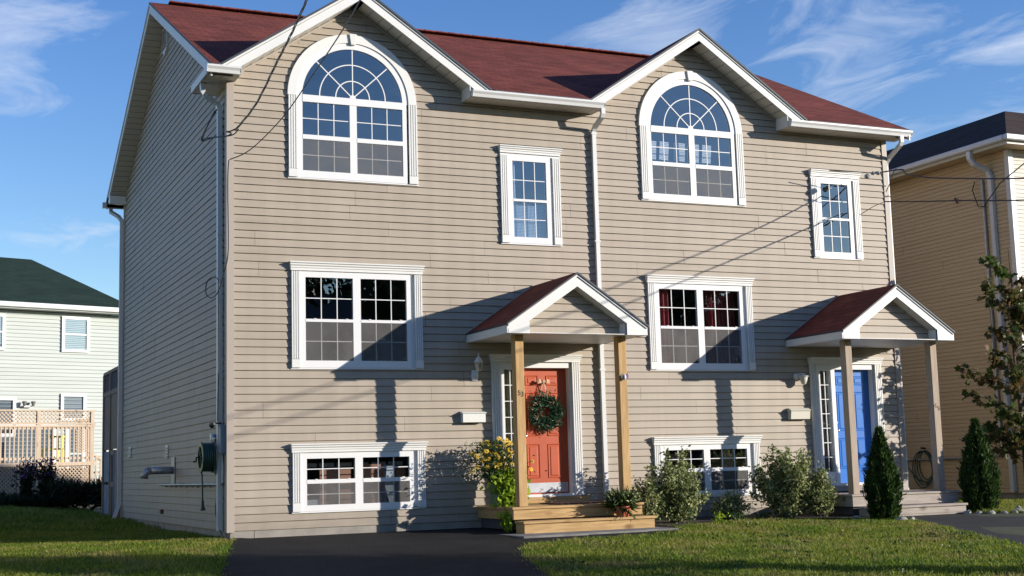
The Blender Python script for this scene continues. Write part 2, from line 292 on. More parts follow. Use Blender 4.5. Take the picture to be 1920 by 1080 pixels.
M['hose'] = mat('green_hose', (.018, .055, .038), .4)
M['rust'] = mat('rust_plate', (.10, .04, .02), .8)
M['stone'] = mat('pale_stone', (0.4000, 0.3840, 0.3680), .85, (0.2720, 0.2640, 0.2480), scale=14, bump=.5)
M['plasticwhite'] = mat('white_plastic', (0.6240, 0.6240, 0.6000), .4)
M['cream'] = mat('cream_metal', (0.5600, 0.5360, 0.4640), .45)
M['yellowchair'] = mat('yellow_plastic', (.60, .52, .05), .5)
M['blind'] = mat('blind_slats', (0.4960, 0.5280, 0.5280), .6)
M['bluepane'] = mat('blue_grey', (.12, .15, .18), .3)

# ------------------------------------------------------------------ mesh helpers
class MB:
    def __init__(s): s.v = []; s.f = []; s.uv = None
    def add(s, vs, fs):
        o = len(s.v); s.v += [tuple(p) for p in vs]; s.f += [tuple(i + o for i in f) for f in fs]; return s
    def box(s, x0, x1, y0, y1, z0, z1):
        vs = [(x, y, z) for x in (x0, x1) for y in (y0, y1) for z in (z0, z1)]
        return s.add(vs, [(0, 1, 3, 2), (4, 6, 7, 5), (0, 4, 5, 1), (2, 3, 7, 6), (0, 2, 6, 4), (1, 5, 7, 3)])
    def prism(s, poly, d):          # poly: list of 3D points (planar), d: extrusion vector
        n = len(poly); d = Vector(d)
        a = [Vector(p) for p in poly]; b = [p + d for p in a]
        fs = [tuple(range(n)), tuple(range(2*n - 1, n - 1, -1))] + [(i, i + n, (i + 1) % n + n, (i + 1) % n) for i in range(n)]
        return s.add(a + b, fs)
    def xz(s, pts, y0, y1): return s.prism([(x, y0, z) for x, z in pts], (0, y1 - y0, 0))
    def yz(s, pts, x0, x1): return s.prism([(x0, y, z) for y, z in pts], (x1 - x0, 0, 0))
    def tube(s, pts, r, n=8, caps=True):
        pts = [Vector(p) for p in pts]; rs = r if isinstance(r, (list, tuple)) else [r]*len(pts)
        o = len(s.v); prev = None
        for i, p in enumerate(pts):
            t = (pts[min(i + 1, len(pts) - 1)] - pts[max(i - 1, 0)]).normalized()
            if prev is None:
                a = t.orthogonal().normalized()
            else:
                a = prev - t*prev.dot(t)
                a = a.normalized() if a.length > 1e-6 else t.orthogonal().normalized()
            prev = a; b = t.cross(a)
            for k in range(n):
                w = 2*math.pi*k/n; s.v.append(tuple(p + (a*math.cos(w) + b*math.sin(w))*rs[i]))
        for i in range(len(pts) - 1):
            for k in range(n):
                s.f.append((o + i*n + k, o + i*n + (k + 1) % n, o + (i + 1)*n + (k + 1) % n, o + (i + 1)*n + k))
        if caps:
            s.f.append(tuple(o + k for k in range(n - 1, -1, -1))); s.f.append(tuple(o + (len(pts) - 1)*n + k for k in range(n)))
        return s
    def lathe(s, prof, c=(0, 0, 0), n=20, axis='z'):
        o = len(s.v)
        for r, h in prof:
            for k in range(n):
                w = 2*math.pi*k/n; a, b = r*math.cos(w), r*math.sin(w)
                p = {'z': (a, b, h), 'y': (a, h, b), 'x': (h, a, b)}[axis]
                s.v.append((p[0] + c[0], p[1] + c[1], p[2] + c[2]))
        for i in range(len(prof) - 1):
            for k in range(n): s.f.append((o + i*n + k, o + i*n + (k + 1) % n, o + (i + 1)*n + (k + 1) % n, o + (i + 1)*n + k))
        return s
    def islands(s, tol=.02):
        """split into builders of pieces that do not touch (by bounding boxes)"""
        bx = []
        for f in s.f:
            P = [s.v[i] for i in f]; bx.append(([min(p[k] for p in P) - tol for k in range(3)], [max(p[k] for p in P) + tol for k in range(3)]))
        n = len(s.f); lab = list(range(n))
        def find(i):
            while lab[i] != i: i = lab[i]
            return i
        for i in range(n):
            for j in range(i):
                if all(bx[i][0][k] <= bx[j][1][k] and bx[j][0][k] <= bx[i][1][k] for k in range(3)): lab[find(i)] = find(j)
        out = {}
        for i in range(n): out.setdefault(find(i), []).append(s.f[i])
        res = []
        for fs in out.values():
            q = MB(); mp_ = {}
            for f in fs:
                q.f.append(tuple(mp_.setdefault(v, len(mp_)) for v in f))
            q.v = [s.v[v] for v in mp_]; res.append(q)
        return res
    def build(s, name, m, parent=None, smooth=False, bevel=0, edge=None, **tags):
        me = bpy.data.meshes.new(name); me.from_pydata(s.v, [], s.f)
        if s.uv is not None:
            ul = me.uv_layers.new(name='UVMap')
            for l in me.loops: ul.data[l.index].uv = s.uv(Vector(me.vertices[l.vertex_index].co))
        me.materials.append(m if not isinstance(m, str) else M[m])
        import bmesh
        if len(s.f) < 4000:
            bm = bmesh.new(); bm.from_mesh(me); bmesh.ops.recalc_face_normals(bm, faces=bm.faces); bm.to_mesh(me); bm.free()
        if edge:
            me.materials.append(M[edge])
            for p in me.polygons:
                if p.normal.z < .3: p.material_index = 1
        if smooth:
            for p in me.polygons: p.use_smooth = True
        o = bpy.data.objects.new(name, me); COL.objects.link(o)
        if parent is not None: o.parent = parent; o.location = -parent_loc(parent)
        if bevel: 
            bv = o.modifiers.new('bevel', 'BEVEL'); bv.width = bevel; bv.segments = 1; bv.limit_method = 'ANGLE'
        for k, v in tags.items(): o[k] = v
        return o
ABS = {}
def parent_loc(p):
    return ABS.get(p.name, Vector((0, 0, 0)))
def thing(name, loc, label, cat, group=None, kind=None):
    o = bpy.data.objects.new(name, None); COL.objects.link(o); o.location = loc; o.empty_display_size = .2
    ABS[o.name] = Vector(loc)
    o['label'] = label; o['category'] = cat
    if group: o['group'] = group
    if kind: o['kind'] = kind
    return o
def tag(o, label, cat, group=None, kind=None):
    o['label'] = label; o['category'] = cat
    if group: o['group'] = group
    if kind: o['kind'] = kind
    return o
def npmesh(name, v, f, m, parent=None, **tags):
    """v (n,3), f (m,k) arrays"""
    me = bpy.data.meshes.new(name); v = np.asarray(v, np.float32); f = np.asarray(f, np.int32)
    me.vertices.add(len(v)); me.vertices.foreach_set('co', v.ravel())
    k = f.shape[1]; me.loops.add(f.size); me.loops.foreach_set('vertex_index', f.ravel())
    me.polygons.add(len(f)); me.polygons.foreach_set('loop_start', np.arange(0, f.size, k, dtype=np.int32)); me.polygons.foreach_set('loop_total', np.full(len(f), k, np.int32))
    me.update(); me.validate()
    me.materials.append(M[m]); o = bpy.data.objects.new(name, me); COL.objects.link(o)
    if parent is not None: o.parent = parent; o.location = -parent_loc(parent)
    for a, b in tags.items(): o[a] = b
    return o
def leaves(P, size, name, m, parent=None, aspect=1.9, up=0.2, outdir=None, jitter=.35, fold=.25, **tags):
    """rhombic folded leaves at points P"""
    P = np.asarray(P); n = len(P)
    d = NR.normal(size=(n, 3)); 
    if outdir is not None: d = d*.6 + outdir
    d[:, 2] += up; d /= np.linalg.norm(d, axis=1)[:, None]
    r = NR.normal(size=(n, 3)); s = np.cross(d, r); s /= np.linalg.norm(s, axis=1)[:, None]
    nn = np.cross(d, s)
    L = size*(1 + jitter*NR.uniform(-1, 1, n))[:, None]
    a = P; b = P + d*L*.45 + s*L*.5/aspect + nn*L*fold*.3; c = P + d*L; e = P + d*L*.45 - s*L*.5/aspect + nn*L*fold*.3
    v = np.stack([a, b, c, e], 1).reshape(-1, 3)
    i = np.arange(n)*4
    f = np.concatenate([np.stack([i, i + 1, i + 2], 1), np.stack([i, i + 2, i + 3], 1)])
    return npmesh(name, v, f, m, parent, **tags)

# ------------------------------------------------------------------ siding
H = 0.1143
def strips(z0, z1, xl, xr, to3, hh, depth=.024, slot=.012, phase=0.0):
    """Clapboard courses between z0 and z1; xl/xr are functions of z; to3(s, out, z) -> world"""
    mb = MB()
    k0 = int(math.floor((z0 - phase)/hh + 1e-6)); k1 = int(math.ceil((z1 - phase)/hh - 1e-6))
    for k in range(k0, k1):
        zb, zt = phase + k*hh, phase + (k + 1)*hh
        def yo(z): return depth - (depth - .008)*(z - zb)/hh
        a = max(zb, z0); b = min(zt, z1)
        if b - a < .004: continue
        pr = []
        if a <= zb + 1e-6: pr.append((zb, -.001))
        pr.append((a, yo(a)))
        sl = zt - slot
        if b > sl:
            if a < sl:
                mid = (a + sl)/2
                if b - a > .03: pr.append((mid, yo(mid)))
                pr.append((sl, yo(sl))); pr.append((sl + .001, -.001)); pr.append((b, -.001))
            else:
                pr = [(a, -.001), (b, -.001)]
        else: pr.append((b, yo(b)))
        vs = []
        for z, o in pr:
            l, r = xl(z), xr(z)
            if r < l: l = r = (l + r)/2
            vs += [to3(l, o, z), to3(r, o, z)]
        mb.add(vs, [(2*i, 2*i + 1, 2*i + 3, 2*i + 2) for i in range(len(pr) - 1)])
    return mb
def clad(parent, to3, s0, s1, zlo, zhi, openings, lim=None, hh=H, mat_='siding', length=3.66, seed=1, name='siding_panel', zbreak=None, phase=0.0, slot=.011, depth=.024):
    """openings: dict(x0,x1,z0,z1[,l,r functions])"""
    rr = random.Random(seed); nrow = int(math.ceil((zhi - zlo)/(2*hh) - 1e-6)); cnt = 0
    for r in range(nrow):
        z0 = zlo + r*2*hh; z1 = min(z0 + 2*hh, zhi)
        off = rr.uniform(.2, length)
        seams = []; x = s0 + off
        while x < s1 - .3:
            if x > s0 + .3: seams.append(x)
            x += length
        ed = [s0] + seams + [s1]
        for i in range(len(ed) - 1):
            a, b = ed[i] + (.0018 if i else 0), ed[i + 1] - (.0018 if i < len(ed) - 2 else 0)
            segs = [(a, b)]
            for o in openings:
                if o['z0'] <= z0 + 1e-4 and o['z1'] >= z1 - 1e-4:
                    ns = []
                    for (p, q) in segs:
                        if o['x1'] <= p or o['x0'] >= q: ns.append((p, q)); continue
                        cen = (o['x0'] + o['x1'])/2
                        if p < o['x0'] or (o.get('l') and p < cen): ns.append((p, min(q, cen)))
                        if q > o['x1'] or (o.get('l') and q > cen): ns.append((max(p, cen), q))
                    segs = ns
            for (p, q) in segs:
                zs = {z0, z1}
                for o in openings:
                    if o['x1'] > p and o['x0'] < q:
                        for z in (o['z0'], o['z1']):
                            if z0 < z < z1: zs.add(z)
                zs = sorted(zs); mb = MB()
                for za, zb in zip(zs[:-1], zs[1:]):
                    act = [o for o in openings if o['z0'] < (za + zb)/2 < o['z1'] and o['x1'] > p and o['x0'] < q]
                    act.sort(key=lambda o: o['x0'])
                    cur = (lambda z, p=p: p)
                    ivs = []
                    for o in act:
                        ol = o.get('l') or (lambda z, o=o: o['x0']); orr = o.get('r') or (lambda z, o=o: o['x1'])
                        ivs.append((cur, (lambda z, ol=ol, q=q: min(ol(z), q)))); cur = (lambda z, orr=orr, p=p: max(orr(z), p))
                    ivs.append((cur, (lambda z, q=q: q)))
                    for fl, fr in ivs:
                        if lim: 
                            l2 = (lambda z, fl=fl: max(fl(z), lim[0](z))); r2 = (lambda z, fr=fr: min(fr(z), lim[1](z)))
                        else: l2, r2 = fl, fr
                        zm = (za + zb)/2
                        if max(r2(za) - l2(za), r2(zb) - l2(zb), r2(zm) - l2(zm)) < .01: continue
                        s = strips(za, zb, l2, r2, to3, hh, phase=phase, slot=slot, depth=depth)
                        mb.add(s.v, s.f)
                if mb.f:
                  for mb_ in mb.islands():
                    o_ = mb_.build(name, mat_, parent); o_.location = o_.location + (Vector(to3(0, rr.uniform(-.0015, .003), 0)) - Vector(to3(0, 0, 0))); cnt += 1
    return cnt

# ------------------------------------------------------------------ ground
def gz(x, y):
    if y >= 0: return -.14 + (.035*max(0, min(y, 30) - 6) if x < 0 else 0)*min(1, max(0, -x)/3 + .4)
    return -.14 + .032*max(y, -24)
def gz_lawn(x, y): return gz(x, y) + .025 + .015*math.sin(x*1.3 + 1)*math.sin(y*.9)
def sheet(name, x0, x1, y0, y1, nx, ny, fz, m, inside=None, **tags):
    xs = np.linspace(x0, x1, nx + 1); ys = np.linspace(y0, y1, ny + 1); v = [(x, y, fz(x, y)) for y in ys for x in xs]; f = []
    for j in range(ny):
        for i in range(nx):
            a = j*(nx + 1) + i; f.append((a, a + 1, a + nx + 2, a + nx + 1))
    o = npmesh(name, v, f, m)
    for k, q in tags.items(): o[k] = q
    return o
# one sheet to the horizon, stepped finer near the house
xs = np.concatenate([np.linspace(-900, -40, 6), np.linspace(-30, 60, 91), np.linspace(70, 900, 6)])
ys = np.concatenate([np.linspace(-900, -60, 6), np.linspace(-50, 60, 111), np.linspace(70, 1500, 6)])
v = [(x, y, gz_lawn(x, y) - .02) for y in ys for x in xs]; nx = len(xs); f = []
for j in range(len(ys) - 1):
    for i in range(nx - 1): a = j*nx + i; f.append((a, a + 1, a + nx + 1, a + nx))
ground = npmesh('ground', v, f, 'soil'); ground['kind'] = 'structure'
def poly_sheet(name, pts, dz, m, th=.05, **tags):
    mb = MB(); n = len(pts)
    t = [(x, y, gz(x, y) + dz) for x, y in pts]; b = [(x, y, z - th) for x, y, z in t]
    mb.add(t + b, [tuple(range(n))] + [(i, i + n, (i + 1) % n + n, (i + 1) % n) for i in range(n)])
    return mb.build(name, m, **tags)
DRV_L = [(.10, -.0), (-.12, -.6), (-.42, -1.9), (-1.05, -4.4), (-2.2, -8.5), (-3.9, -15)]
DRV_R = [(1.2, -15), (1.35, -10), (1.62, -7.2), (2.05, -5.9), (2.5, -4.5), (2.85, -3.7), (3.25, -3.1), (4.25, -2.75), (5.65, -2.45), (6.15, -2.2), (6.3, -1.75), (6.25, -.2)]
drive = poly_sheet('driveway', DRV_L + DRV_R + [(6.2, .0)], .030, 'asphalt', kind='structure')
RDRV = [(9.95, -.02), (10.15, -1.3), (10.3, -2.05), (9.75, -3.3), (9.15, -4.6), (8.2, -6.7), (7.2, -8.8), (5.5, -12.5), (4.8, -15), (11, -15), (12.6, -9), (13.6, -5), (14.0, -2.3), (12.9, -2.25), (12.2, -1.9), (12.05, -1.2), (12.05, -.02)]
drive2 = poly_sheet('side_driveway', RDRV, .012, 'asphalt2', kind='structure')
mb = MB(); 
for (x0, x1) in ((3.55, 4.55), (4.557, 5.55), (5.557, 6.10)):
    mb.box(x0, x1, -2.28 + (x0 - 3.55)*.07, -1.3, -.25, -.155)
slab = mb.build('slab_path', 'slab', kind='structure')
# street far in front
street = poly_sheet('street', [(-200, -15), (200, -15), (200, -23), (-200, -23)], .034, 'asphalt', kind='structure')
# planting bed by the wall
mb = MB(); pts = [(6.1, -.02), (6.12, -1.0), (6.4, -1.55), (7.2, -1.5), (8.3, -1.25), (9.2, -1.45), (9.9, -1.75), (10.1, -1.3), (10.1, -.02)]
bed = poly_sheet('planting_bed', pts, .035, 'mulch', kind='structure')
bed2 = poly_sheet('back_garden_bed', [(-9, 15.2), (1.6, 13.6), (2.2, 15.4), (1.0, 18.3), (-9, 19.5)], .05, 'mulch', kind='structure')

def inpoly(px, py, poly):
    poly = np.asarray(poly); n = len(poly); r = np.zeros(len(px), bool); j = n - 1
    for i in range(n):
        xi, yi = poly[i]; xj, yj = poly[j]
        c = ((yi > py) != (yj > py)) & (px < (xj - xi)*(py - yi)/(yj - yi + 1e-12) + xi); r ^= c; j = i
    return r
HOUSE_FP = [(-.02, -.02), (12.15, -.02), (12.15, 9.9), (-.02, 9.9)]
def grass_field(n, x0, x1, y0, y1, hmin, hmax, excl, name, label, dens=None, width=.0045):
    px = NR.uniform(x0, x1, n); py = NR.uniform(y0, y1, n); keep = np.ones(n, bool)
    for e in excl: keep &= ~inpoly(px + NR.normal(0, .035, n)*(abs(py) > .25), py + NR.normal(0, .035, n), e)
    px, py = px[keep], py[keep]
    cl = np.sin(px*5.1 + 3*np.sin(py*2.3))*np.sin(py*4.7 + 2*np.sin(px*1.9))
    n = len(px); z = np.array([gz_lawn(a, b) - .02 for a, b in zip(px, py)])
    h = NR.uniform(hmin, hmax, n)*(1 + .22*cl)
    an = NR.uniform(0, 2*np.pi, n); lean = NR.uniform(0, .8, n)*h
    wx, wy = np.cos(an)*width, np.sin(an)*width; la = an + np.pi/2 + NR.normal(0, .5, n); lx, ly = np.cos(la)*lean, np.sin(la)*lean
    v = np.stack([np.stack([px - wx, py - wy, z], 1), np.stack([px + wx, py + wy, z], 1),
                  np.stack([px + wx*.7 + lx*.35, py + wy*.7 + ly*.35, z + h*.55], 1), np.stack([px + lx, py + ly, z + h*.95], 1)], 1).reshape(-1, 3)
    i = np.arange(n)*4; f = np.concatenate([np.stack([i, i + 1, i + 2], 1), np.stack([i, i + 2, i + 3], 1)])
    o = npmesh(name, v, f, 'grass'); return tag(o, label, 'grass', kind='stuff')
drv = DRV_L + DRV_R + [(6.2, 0)]
SLABP = [(3.55, -2.35), (6.1, -2.2), (6.1, -1.2), (3.55, -1.2)]
grass_field(330000, 1.0, 14.6, -11.0, -.6, .03, .075, [drv, RDRV, pts, SLABP, HOUSE_FP], 'lawn_grass', 'short mown lawn between the two driveways')
grass_field(150000, -4.6, .3, -8, 5, .03, .066, [drv, HOUSE_FP], 'lawn_grass', 'lawn left of the black driveway, along the side wall')
grass_field(70000, -7, 1.8, 5, 16, .05, .11, [HOUSE_FP], 'lawn_grass', 'shaded grass beside the rear half of the house', width=.007)
grass_field(30000, 12.2, 15.5, -5, 4, .04, .09, [RDRV, HOUSE_FP], 'lawn_grass', 'strip of grass at the foot of the tan house')

# ------------------------------------------------------------------ main duplex house
W = 6.041
XR_ = 12.103; DEP = 9.84
house = thing('duplex_house', (0, 0, 0), 'beige vinyl-sided duplex with red shingle roof, arched windows and two gabled porches', 'house')
CX = (1.94, 7.98)
RIDGE_Y, RIDGE_Z, SL = 4.92, 9.37, 0.5
def rz(y): return RIDGE_Z - SL*abs(y - RIDGE_Y)
GZ, GS = 8.14, 0.667       # front gable apex and slope
def front3(s, o, z): return (s, -o, z)
def side3(s, o, z): return (-o, s, z)
ops = []
XO = -.02
for ox in (0, W):
    ops.append(dict(x0=.99 + ox, x1=2.90 + ox, z0=2.34, z1=3.80))        # middle window
    ops.append(dict(x0=.99 + ox, x1=2.90 + ox, z0=.27, z1=1.12))          # lower window
    ops.append(dict(x0=.98 + ox, x1=2.88 + ox, z0=5.22, z1=6.43))
    cxx = 1.915 + ox
    def al(z, c=cxx): return c - math.sqrt(max(0, .95**2 - (z - 6.43)**2))
    def ar(z, c=cxx): return c + math.sqrt(max(0, .95**2 - (z - 6.43)**2))
    ops.append(dict(x0=cxx - .95, x1=cxx + .95, z0=6.43, z1=7.38, l=al, r=ar))
    ops.append(dict(x0=4.42 + ox, x1=5.33 + ox, z0=4.34, z1=5.80))        # small window
    ops.append(dict(x0=4.19 + ox, x1=5.58 + ox, z0=.0, z1=2.46))          # door
front = MB(); 
# dark backing behind the siding, cut round the openings
def backing(mb, s0, s1, z0, z1, opn, to3, out=-.004, step=.1143, lim=None):
    zs = {z0, z1}
    z = z0
    while z < z1: zs.add(round(z, 4)); z += step
    for o in opn: zs |= {o['z0'], o['z1']}
    zs = sorted(q for q in zs if z0 <= q <= z1)
    for a, b in zip(zs[:-1], zs[1:]):
        if b - a < 1e-4: continue
        m_ = (a + b)/2; cur = [s0, s0]; ivs = []
        for o in sorted([o for o in opn if o['z0'] < m_ < o['z1']], key=lambda o: o['x0']):
            l = o.get('l') or (lambda z, o=o: o['x0']); r = o.get('r') or (lambda z, o=o: o['x1'])
            ivs.append((cur[0], l(a), cur[1], l(b))); cur = [r(a), r(b)]
        ivs.append((cur[0], s1, cur[1], s1))
        for (la, ra, lb, rb) in ivs:
            if lim: la = max(la, lim[0](a)); lb = max(lb, lim[0](b)); ra = min(ra, lim[1](a)); rb = min(rb, lim[1](b))
            if ra <= la and rb <= lb: continue
            ra = max(ra, la); rb = max(rb, lb)
            mb.add([to3(la, out, a), to3(ra, out, a), to3(rb, out, b), to3(lb, out, b)], [(0, 1, 2, 3)])
backing(front, 0, XR_, 0, 6.56, ops, front3)
glims = []
for c in CX:
    g0 = (lambda z, c=c: c - (GZ - .21 - z)/GS); g1 = (lambda z, c=c: c + (GZ - .21 - z)/GS); glims.append((g0, g1))
    backing(front, c - 2.1, c + 2.1, 6.56, 7.93, [o for o in ops if o.get('l')and abs((o['x0']+o['x1'])/2 - c) < 1], front3, lim=(g0, g1))
fwall = front.build('front_wall', 'backing', house)
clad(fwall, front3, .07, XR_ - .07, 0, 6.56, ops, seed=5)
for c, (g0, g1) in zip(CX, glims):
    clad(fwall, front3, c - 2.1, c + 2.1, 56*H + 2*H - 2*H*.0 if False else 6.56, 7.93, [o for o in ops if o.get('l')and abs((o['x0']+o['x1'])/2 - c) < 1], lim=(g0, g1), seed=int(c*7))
side = MB()
def zl0(z): return RIDGE_Y - (rz(RIDGE_Y) - .2 - z)/SL
def zl1(z): return RIDGE_Y + (rz(RIDGE_Y) - .2 - z)/SL
slim = ((lambda z: max(0, zl0(z))), (lambda z: min(DEP, zl1(z))))
backing(side, 0, DEP, 0, 9.16, [], side3, lim=slim)
# other faces of the house body
MB().add([(XR_, 0, 0), (XR_, DEP, 0), (XR_, DEP, 6.7), (XR_, RIDGE_Y, 9.16), (XR_, 0, 6.7)], [(0, 1, 2, 3, 4)]).build('end_wall', 'siding', house)
MB().add([(0, DEP, 0), (XR_, DEP, 0), (XR_, DEP, 6.7), (0, DEP, 6.7)], [(0, 1, 2, 3)]).build('rear_wall', 'siding', house)
swall = side.build('side_wall', 'backing', house)
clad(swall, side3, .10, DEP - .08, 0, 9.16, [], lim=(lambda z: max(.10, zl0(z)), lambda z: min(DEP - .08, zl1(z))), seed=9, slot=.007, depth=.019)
# corner posts
mb = MB(); mb.box(-.036, .072, -.036, 0, -.02, 6.56); mb.box(-.036, 0, 0, .10, -.02, 6.56); mb.build('corner_post', 'corner', house)
mb = MB(); mb.box(XR_ - .072, XR_ + .036, -.036, 0, -.02, 6.56); mb.box(XR_, XR_ + .036, 0, .10, -.02, 6.56); mb.build('corner_post', 'corner', house)
mb = MB(); mb.box(-.036, 0, DEP - .08, DEP + .03, -.02, 6.6); mb.build('corner_post', 'corner', house)
mb = MB()
x = 0.02
for xa, xb in ((.02, .36), (.368, 2.66), (2.668, 5.0), (5.008, 8.5), (8.508, 12.08)): mb.box(xa, xb, -.006, .2, -.6, -.003)
for ya, yb in ((.205, 3.3), (3.308, 6.6), (6.608, 9.82)): mb.box(.012, .2, ya, yb, -.6, -.003)
mb.build('foundation', 'concrete', house)

# ---- main roof
def roofuv_main(p): return (p.x, (p.y if p.y < RIDGE_Y else 2*RIDGE_Y - p.y)*1.118)
fp = [(-.35, -.45)]
for c in CX:
    fp += [(max(c - 2.18, -.35), -.45), (c, 2.46), (c + 2.18, -.45)]
fp += [(12.37, -.45), (12.37, RIDGE_Y), (-.35, RIDGE_Y)]
mr = MB(); mr.uv = roofuv_main
mr.prism([(x, y, rz(y)) for x, y in fp], (0, 0, -.035))
mr.prism([(x, y, rz(y)) for x, y in ((-.35, RIDGE_Y), (12.37, RIDGE_Y), (12.37, 10.29), (-.35, 10.29))], (0, 0, -.035))
roof = mr.build('roof', 'roof', house, edge='drip')
for c in CX:
    g = MB(); g.uv = (lambda p: (p.y, (GZ - p.z)*1.8))
    for s in (-1, 1):
        g.prism([(c, -.405, GZ), (c + s*2.215, -.405, GZ - GS*2.215), (c + s*2.18, -.40, GZ - GS*2.18), (c, 2.46, GZ)], (0, 0, -.035))
    g.build('gable_roof', 'roof', house, edge='drip')
    # ridge cap
mb = MB(); mb.uv = (lambda p: (p.x, p.y))
k = -.35
mb2 = MB(); mb2.uv = (lambda p: (p.x*1.0, p.y))
x = -.0
while x < 12.3:
    mb2.xz([(x, rz(RIDGE_Y) + .005), (x + .25, rz(RIDGE_Y) + .002), (x + .25, rz(RIDGE_Y) + .022), (x, rz(RIDGE_Y) + .03)], RIDGE_Y - .14, RIDGE_Y + .14); x += .26
mb2.build('ridge_cap', 'roof', house)
# ---- eave boxes (soffit + fascia + gutter)
def gutter(x0, x1, name='gutter'):
    mb = MB(); prof = [(-.372, 6.665), (-.372, 6.56), (-.44, 6.555), (-.452, 6.60), (-.478, 6.635), (-.478, 6.662), (-.470, 6.662), (-.468, 6.64), (-.444, 6.605), (-.434, 6.565), (-.38, 6.568), (-.38, 6.665)]
    mb.yz(prof, x0, x1); mb.yz([(-.372, 6.66), (-.372, 6.56), (-.44, 6.555), (-.478, 6.635), (-.478, 6.66)], x0 - .004, x0 + .004); mb.yz([(-.372, 6.66), (-.372, 6.56), (-.44, 6.555), (-.478, 6.635), (-.478, 6.66)], x1 - .004, x1 + .004)
    mb.yz([(-.474, 6.652), (-.380, 6.652), (-.380, 6.655), (-.474, 6.655)], x0, x1) if False else None
    return mb.build(name, 'metalwhite', house)
for (x0, x1, g0, g1) in ((-.358, .10, -.41, .085), (3.73, 6.05, 3.73, 6.07), (9.74, 12.37, 9.74, 12.40)):
    mb = MB(); mb.box(x0, x1, -.368, -.0, 6.575, 6.655)
    mb.build('eave_box', 'white', house)
    # soffit planks
    sp = MB(); x = x0 + .01
    while x < x1 - .02:
        b = min(x + .098, x1 - .008); sp.box(x, b, -.36, -.002, 6.560, 6.573); x += .104
    sp.build('soffit', 'soffit', house)
    gutter(g0, g1)
# end returns closing the eave boxes under the gables
for (xa, xb, s) in ((3.715, 3.727, 1), (6.053, 6.064, -1), (9.725, 9.737, 1)):
    mb = MB(); mb.box(xa, xb, -.368, -.003, 6.56, 6.60 if s < 0 else 6.78); mb.build('eave_return', 'white', house)
mb = MB(); mb.box(-.365, -.005, .004, .80, 6.562, 6.655); mb.box(-.395, -.368, -.368, .82, 6.555, 6.668); mb.box(-.395, -.02, .802, .82, 6.556, 6.70); mb.build('eave_return', 'white', house)
# ---- gable rakes
def rake(c, s, yf, th, half, gz_, gs, d0, d1, x_low=None, name='rake_board'):
    mb = MB(); zc_ = 6.60; hb = min(half, (gz_ - d1 - zc_)/gs); ht = min(half, (gz_ - d0 - zc_)/gs); pts = [(c, gz_ - d0), (c + s*ht, gz_ - d0 - gs*ht), (c + s*ht, gz_ - max(d0 + .001, min(d1, gz_ - zc_ - gs*ht)) - gs*ht), (c + s*hb, gz_ - d1 - gs*hb), (c, gz_ - d1)]
    mb.xz(pts, yf, yf + th); return mb.build(name, 'white', house)
for gi, c in enumerate(CX):
    for s in (-1, 1):
        half = 2.16
        rake(c, s, -.372, .02, half, GZ, GS, .075, .215); rake(c, s, -.388, .03, half, GZ, GS, .034, .068, name='rake_trim')
        mb = MB()
        n = 0; d = 0.06
        while d < 1.96:
            e = min(d + .145, 1.985)
            mb.add([(c + s*d, -.352, GZ - .212 - GS*d), (c + s*e, -.352, GZ - .212 - GS*e), (c + s*e, .0, GZ - .212 - GS*e), (c + s*d, .0, GZ - .212 - GS*d)], [(0, 1, 2, 3)])
            mb.add([(c + s*e, -.352, GZ - .212 - GS*e), (c + s*(e + .012), -.352, GZ - .205 - GS*(e + .012)), (c + s*(e + .012), 0, GZ - .205 - GS*(e + .012)), (c + s*e, 0, GZ - .212 - GS*e)], [(0, 1, 2, 3)])
            d = e + .012
        mb.build('rake_soffit', 'soffit', house)
        mb = MB(); mb.xz([(c + s*.03, GZ - .225 - GS*.03), (c + s*1.96, GZ - .225 - GS*1.96), (c + s*1.96, GZ - .262 - GS*1.96), (c + s*.03, GZ - .265 - GS*.03)], -.035, -.002)
        mb.build('siding_channel', 'corner', house)
# side rakes (left end, X = -.32)
for s, yend in ((-1, -.45), (1, 10.29)):
    z1 = rz(yend)
    for (x0, x1, d0, d1, nm) in ((-.34, -.318, .075, .205, 'rake_board'), (-.356, -.33, .034, .069, 'rake_trim')):
        mb = MB(); mb.yz([(RIDGE_Y, RIDGE_Z - d0), (yend + .07*(-s), rz(yend + .07*(-s)) - d0), (yend + .07*(-s), rz(yend + .07*(-s)) - d1), (RIDGE_Y, RIDGE_Z - d1)], x0, x1); mb.build(nm, 'white', house)
    mb = MB(); d = .02; L_ = abs(yend - RIDGE_Y) - .1
    while d < L_:
        e = min(d + .14, L_); a, b = RIDGE_Y + s*d, RIDGE_Y + s*e; b2 = RIDGE_Y + s*(e + .012)
        mb.add([(-.32, a, rz(a) - .203), (-.32, b, rz(b) - .203), (0, b, rz(b) - .203), (0, a, rz(a) - .203)], [(0, 1, 2, 3)])
        mb.add([(-.32, b, rz(b) - .203), (-.32, b2, rz(b2) - .196), (0, b2, rz(b2) - .196), (0, b, rz(b) - .203)], [(0, 1, 2, 3)])
        d = e + .012
    mb.build('rake_soffit', 'soffit', house)
for s, yend in ((-1, -.45), (1, 10.29)):
    mb = MB(); mb.yz([(RIDGE_Y, RIDGE_Z - .035), (yend, rz(yend) - .035), (yend, rz(yend) - .2), (RIDGE_Y, RIDGE_Z - .2)], 12.33, 12.352); mb.build('rake_board', 'white', house)
    mb = MB(); mb.add([(12.35, RIDGE_Y, RIDGE_Z - .19), (12.35, yend, rz(yend) - .19), (12.1, yend, rz(yend) - .19), (12.1, RIDGE_Y, RIDGE_Z - .19)], [(0, 1, 2, 3)]); mb.build('rake_soffit', 'soffit', house)
